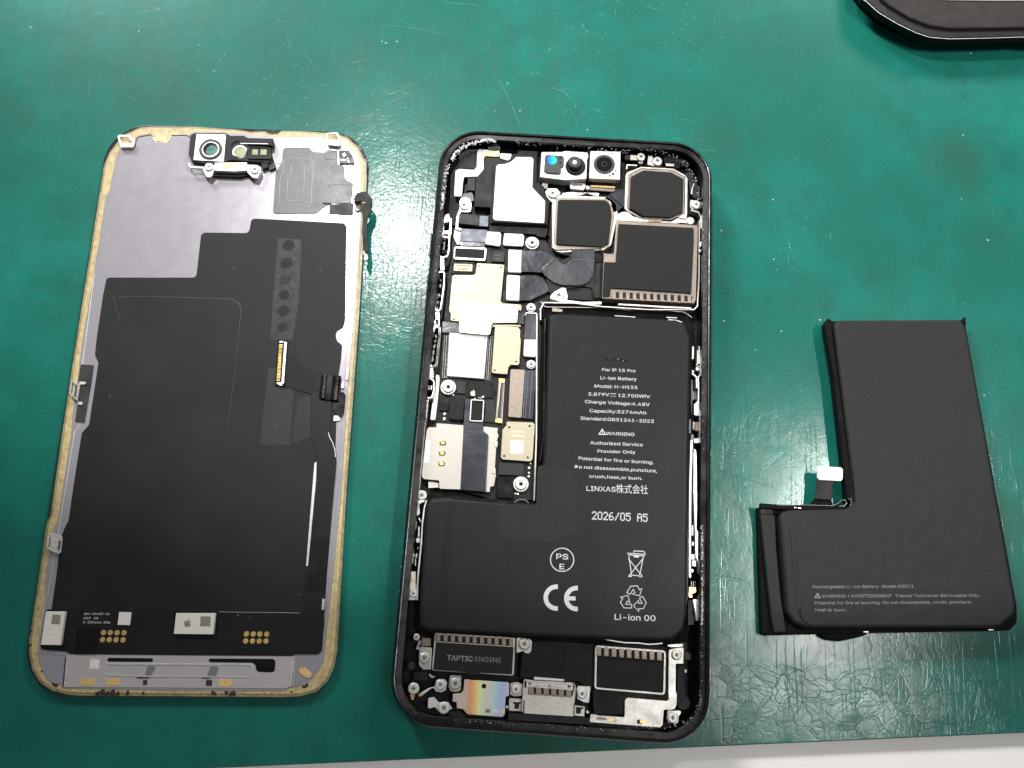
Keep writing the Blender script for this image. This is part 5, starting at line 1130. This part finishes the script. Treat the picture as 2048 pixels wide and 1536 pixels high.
bar(bat, 'film_glint', 'bright_silver', q('R7', '400,290 640,300 780,335 930,358 1080,362 1200,378 1345,365'), 5.6, .25, .2); slab(bat, 'foil_corner', 'silver', q('R7', '1370,385 1450,375 1580,370 1560,405 1440,410'), 5.0, .3, r=.2)
slab(bat, 'pull_tab', 'black_plastic', q('R6', '620,160 740,165 790,195 960,215 960,232 620,205'), 5.4, .3, r=.1)
bar(bat, 'board_edge', 'black_gloss', q('R4', '275,1430 480,1450 800,1480'), 6.2, .9, .6, bev=.2)
z = 6.325
rows = [('For iP 15 Pro', 317, 302, 463, 308, 19), ('Li-ion Battery', 309, 338, 468, 344, 20), ('Model: H-H153', 283, 374, 471, 381, 20), ('Charge Voltage:4.48V', 241, 442, 526, 456, 20),
        ('Capacity:3274mAh', 261, 482, 510, 492, 20), ('Standard:GB31241-2022', 221, 515, 544, 529, 20), ('3.879V', 255, 409, 348, 412, 20), ('12.700Whr', 387, 415, 528, 420, 20),
        ('WARNING', 333, 582, 460, 587, 20), ('Authorized Service', 264, 623, 495, 632, 20), ('Provider Only', 296, 660, 463, 665, 19), ('Potential for fire or burning.', 213, 691, 543, 710, 20),
        ('Do not disassemble,puncture,', 196, 728, 558, 747, 20), ('crush,heat,or burn.', 260, 770, 494, 780, 19)]
lines(bat, 'printed_text', 'print_white', 'N', rows, z, bold=.008)
lines(bat, 'maker_name', 'print_white', 'N', [('LINXAS', 248, 822, 376, 827, 30)], z, bold=.004)
F_, FONT = FONT, None
lines(bat, 'maker_name', 'print_white', 'N', [('株式会社', 378, 828, 518, 833, 32)], z)
FONT = F_
lines(bat, 'printed_text', 'print_white', 'N', [('Li-ion 00', 371, 1386, 551, 1392, 34)], z, bold=.012)
mb = MB()
for i in range(3): strip(mb, q('N', f'{352+9*i},{422+.3*i} {357+9*i},{422+.3*i}'), z + .01, .15, .02)
strip(mb, q('N', '352,411 378,412'), z + .01, .15, .02)
strip(mb, q('N', '317,567 331,590 303,589'), z + .01, .22, .02, closed=True); strip(mb, q('N', '317,574 317,582'), z + .01, .16, .02); strip(mb, q('N', '317,584.5 317,587'), z + .01, .16, .02)
mb.build('warning_mark', 'print_white', bat)
GL = {'2': '01110 10001 00001 00010 00100 01000 11111', '0': '01110 10001 10001 10001 10001 10001 01110', '6': '00110 01000 10000 11110 10001 10001 01110', '/': '00001 00010 00010 00100 01000 01000 10000',
      '5': '11111 10000 11110 00001 00001 10001 01110', 'A': '01110 10001 10001 11111 10001 10001 10001', ' ': '00000 ' * 7}
mb = MB(); s = '2026/05 A5'
for ci, chh in enumerate(s):
    for r_, row in enumerate(GL[chh].split()):
        for c_, v in enumerate(row):
            if v == '1':
                t = (ci * 6 + c_) / (len(s) * 6 - 2); x = 274 + 240 * t; y = 930 + 5.1 * r_ + 11 * t
                cc = U(1060 + x / 2.1943, 600 + y / 2.1943, z); w = .125
                mb.prism([cc + Vector((-w, -w * 1.15, 0)), cc + Vector((w, -w * 1.15, 0)), cc + Vector((w, w * 1.15, 0)), cc + Vector((-w, w * 1.15, 0))], z + .01, .02, 0)
mb.build('date_code', 'print_white', bat)
def circ(cx, cy, r_, a0=0, a1=360, n=36): return [(cx + r_ * math.cos(R(a0 + (a1 - a0) * i / n)), cy + r_ * math.sin(R(a0 + (a1 - a0) * i / n))) for i in range(n + (0 if abs(a1 - a0) == 360 else 1))]
def npx(l): return [(1060 + x / 2.1943, 600 + y / 2.1943) for x, y in l]
mb = MB(); strip(mb, npx(circ(141, 1140, 51)), z + .01, .22, .02, closed=True)
text_mb(mb, 'PS', npx([(115, 1137)])[0], npx([(168, 1139)])[0], 15, z, .01); text_mb(mb, 'E', npx([(129, 1181)])[0], npx([(151, 1182)])[0], 15, z, .01)
mb.build('pse_mark', 'print_white', bat)
mb = MB()
strip(mb, npx(circ(117, 1306, 48, 276, 84, 16)), z + .01, 1.0, .02); strip(mb, npx(circ(205, 1310, 46, 276, 84, 16)), z + .01, 1.0, .02); strip(mb, npx([(164, 1309), (200, 1310)]), z + .012, .9, .02)
mb.build('ce_mark', 'print_white', bat)
mb = MB()
def ln(l, w=.2, closed=False): strip(mb, npx(l), z + .01 + .001 * random.random(), w, .02, closed)
ln([(426, 1111), (508, 1116)]); ln([(430, 1118), (504, 1123)], .24); ln([(455, 1108), (458, 1101), (498, 1103), (505, 1110)], .22); ln([(434, 1124), (446, 1207)]); ln([(497, 1128), (482, 1205)]); ln([(444, 1207), (476, 1210)])
ln([(432, 1135), (494, 1214)]); ln([(498, 1132), (432, 1214)]); ln([(455, 1124), (478, 1126)], .5); ln(circ(484, 1210, 6, n=12), .16, True); ln([(436, 1212), (446, 1213)], .3)
mb.build('bin_mark', 'print_white', bat)
mb = MB()
for k in range(3):
    a = R(120 * k); cx, cy = 455, 1312
    def rt(p): return (cx + p[0] * math.cos(a) - p[1] * math.sin(a), cy + p[0] * math.sin(a) + p[1] * math.cos(a))
    sh_ = [(-30, -28), (-13, -56), (16, -58), (26, -40), (36, -46), (26, -14), (-6, -22), (6, -28), (-2, -42), (-16, -20)]
    ln([rt(p) for p in sh_], .17, True)
mb.build('recycling_mark', 'print_white', bat)
sc_ = MB()
for i in range(26):
    x = 330 + i * 4.2; c = U(1060 + x / 2.1943, 600 + (263 + random.uniform(-5, 5)) / 2.1943, z); sc_.blob(c, random.uniform(.1, .22), random.uniform(.04, .14), 6)
sc_.blob(U(1060 + 459 / 2.1943, 600 + 238 / 2.1943, z), .2, .1); sc_.build('scuffed_print', 'black_gloss', bat, kind='stuff')

dm = MB()
for i in range(70):
    x, y = random.uniform(1095, 1370), random.uniform(650, 1270)
    if i % 4 == 0: x, y = random.uniform(860, 1370), random.uniform(1100, 1250)
    dm.blob(U(x, y, 6.31), random.uniform(.03, .07), .03, 5)
dm.build('dust_speck', 'print_grey', bat, kind='stuff')

# ------------------------------------------------------------------ old battery on the mat
old = thing('old_battery', 'removed black L-shaped battery with small grey print lying on the mat at right', 'battery', 1800, 1000, 0)
slab(old, 'pouch', 'old_wrap', q('B1', '412,110 432,86 960,84 985,96 1000,140 1212,1330 1210,1375 1150,1432 1100,1440 290,1440 235,1415 205,1370 172,960 182,930 215,920 470,914 500,890 500,830'), 5.0, 3.2, r=1.4, bev=.9, segs=5)
slab(old, 'pouch_film', 'matte_black', q('B1', '375,100 392,80 405,92 975,88 990,74 992,120 1216,1345 1214,1420 1180,1450 560,1462 120,1472 95,1462 78,910 150,903 460,900 488,870'), 2.4, 2.2, r=.4, bev=.2)
slab(old, 'side_film', 'matte_black', q('B1', '372,105 388,76 398,90 440,400 478,700 500,840 498,885 470,880 462,800 410,330'), 4.7, 2.6, r=.3, bev=.15)
slab(old, 'film_corner', 'matte_black', q('B1', '968,92 990,72 992,105'), 4.9, 1.5, r=.05)
fl = slab(old, 'end_flap', 'old_wrap', q('B1', '92,905 140,905 142,940 155,950 160,1080 180,1300 200,1430 205,1456 150,1462 138,1400 110,1150 88,930'), 3.6, 1.2, r=.3, bev=.3, segs=3)
slab(fl, 'flap_fold', 'black_plastic', q('B1', '90,902 142,904 145,942 88,938'), 3.75, .4, r=.2, bev=.1)
for s in ('340,1466 420,1462 540,1456 560,1468 520,1480 440,1498 390,1492', '1165,1420 1214,1345 1216,1400 1190,1445 1150,1448'): slab(old, 'torn_film', 'matte_black', q('B1', s), 2.0, 1.4, r=.3)
slab(old, 'round_tape', 'old_wrap', q('B1', '500,772 540,800 580,860 602,930 600,965 560,985 500,985 440,965 405,930 480,915 508,890'), 5.04, .06, r=.8, bev=.03)
bar(old, 'pouch_crease', 'old_wrap', q('B1', '225,985 240,1150 255,1300 258,1360'), 5.1, 1.3, .4, bev=.5)
bar(old, 'pouch_crease', 'old_wrap', q('B1', '262,1360 268,1390 285,1412 320,1432'), 5.2, .5, .4, bev=.3)
cf = slab(old, 'connector_flex', 'rubber', q('B2', '555,292 700,298 672,345 684,385 672,440 548,430 560,330'), 4.2, .25, r=.4, bev=.06)
slab(old, 'flex_foot', 'matte_black', q('B2', '545,428 675,438 680,475 515,470'), 3.8, .6, r=.2)
cp_ = slab(old, 'connector_plate', 'bright_silver', q('B2', '575,190 740,200 754,215 752,285 738,300 580,292 566,275 568,205'), 4.7, .5, r=.3, bev=.06)
cp_.data.materials[0] = MATS['chip_white']
slab(cp_, 'plus_mark', 'print_white', q('B2', '657,222 663,222 663,230 670,231 670,236 663,236 662,244 656,244 656,236 649,235 649,230 657,230'), 4.72, .02, r=0, bev=0); slab(cp_, 'minus_mark', 'print_white', q('B2', '644,264 674,266 674,273 644,271'), 4.72, .02, r=0, bev=0)
bar(old, 'terminal_strip', 'lens_ring', q('B2', '270,474 400,476 520,476 690,480'), 4.6, .18, .4); bar(old, 'terminal_strip', 'matte_black', q('B2', '150,480 320,492 600,496 780,488'), 4.5, 1.2, 1.2, bev=.2)
bar(old, 'flex_loop', 'lens_ring', q('B2', '690,478 720,460 742,440 772,440 780,465 760,482 720,484'), 4.8, .22, 1.0)
bar(old, 'flex_loop', 'lens_ring', q('B2', '795,432 815,430 818,460 806,480'), 4.8, .2, .8)
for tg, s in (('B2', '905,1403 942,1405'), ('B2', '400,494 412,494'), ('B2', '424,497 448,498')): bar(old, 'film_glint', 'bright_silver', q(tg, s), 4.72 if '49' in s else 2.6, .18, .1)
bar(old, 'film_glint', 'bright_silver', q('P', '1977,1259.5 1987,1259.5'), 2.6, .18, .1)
z = 5.02
lines(old, 'printed_text', 'print_grey', 'B1', [('Rechargeable Li-ion Battery  Model A3011', 320, 1256, 762, 1253, 18), ('WARNING / AVERTISSEMENT  Trained Technician Serviceable Only.', 361, 1297, 1054, 1293, 18), ('Potential for fire or burning. Do not disassemble, crush, puncture,', 329, 1327, 1018, 1322, 18), ('heat or burn.', 331, 1357, 468, 1357, 18)], z)
mb = MB(); b1 = lambda l: [(1480 + x / 2.194, 600 + y / 2.194) for x, y in l]
strip(mb, b1([(340, 1287), (352, 1306), (329, 1306)]), z + .01, .2, .02, closed=True); strip(mb, b1([(340, 1293), (340, 1300)]), z + .01, .14, .02); strip(mb, b1([(340, 1302), (340, 1304)]), z + .01, .14, .02)
mb.build('warning_mark', 'print_grey', old)
dm = MB()
for i in range(60):
    dm.blob(U(random.uniform(1700, 1950), random.uniform(680, 1220), 5.01), random.uniform(.03, .07), .03, 5)
for i in range(25):
    dm.blob(U(random.uniform(1600, 1990), random.uniform(1040, 1240), 5.01), random.uniform(.03, .07), .03, 5)
dm.build('dust_speck', 'print_grey', old, kind='stuff')
dm = MB()
for i in range(110):
    dm.blob(U(random.uniform(220, 640), random.uniform(600, 1200), 1.985), random.uniform(.03, .07), .03, 5)
for x, y in ((220, 793), (554, 848), (468, 536), (640, 540), (500, 1235), (476, 1230), (598, 1190)): dm.blob(U(x, y, 2.0), .16, .06, 6)
dm.build('dust_speck', 'print_grey', disp, kind='stuff')
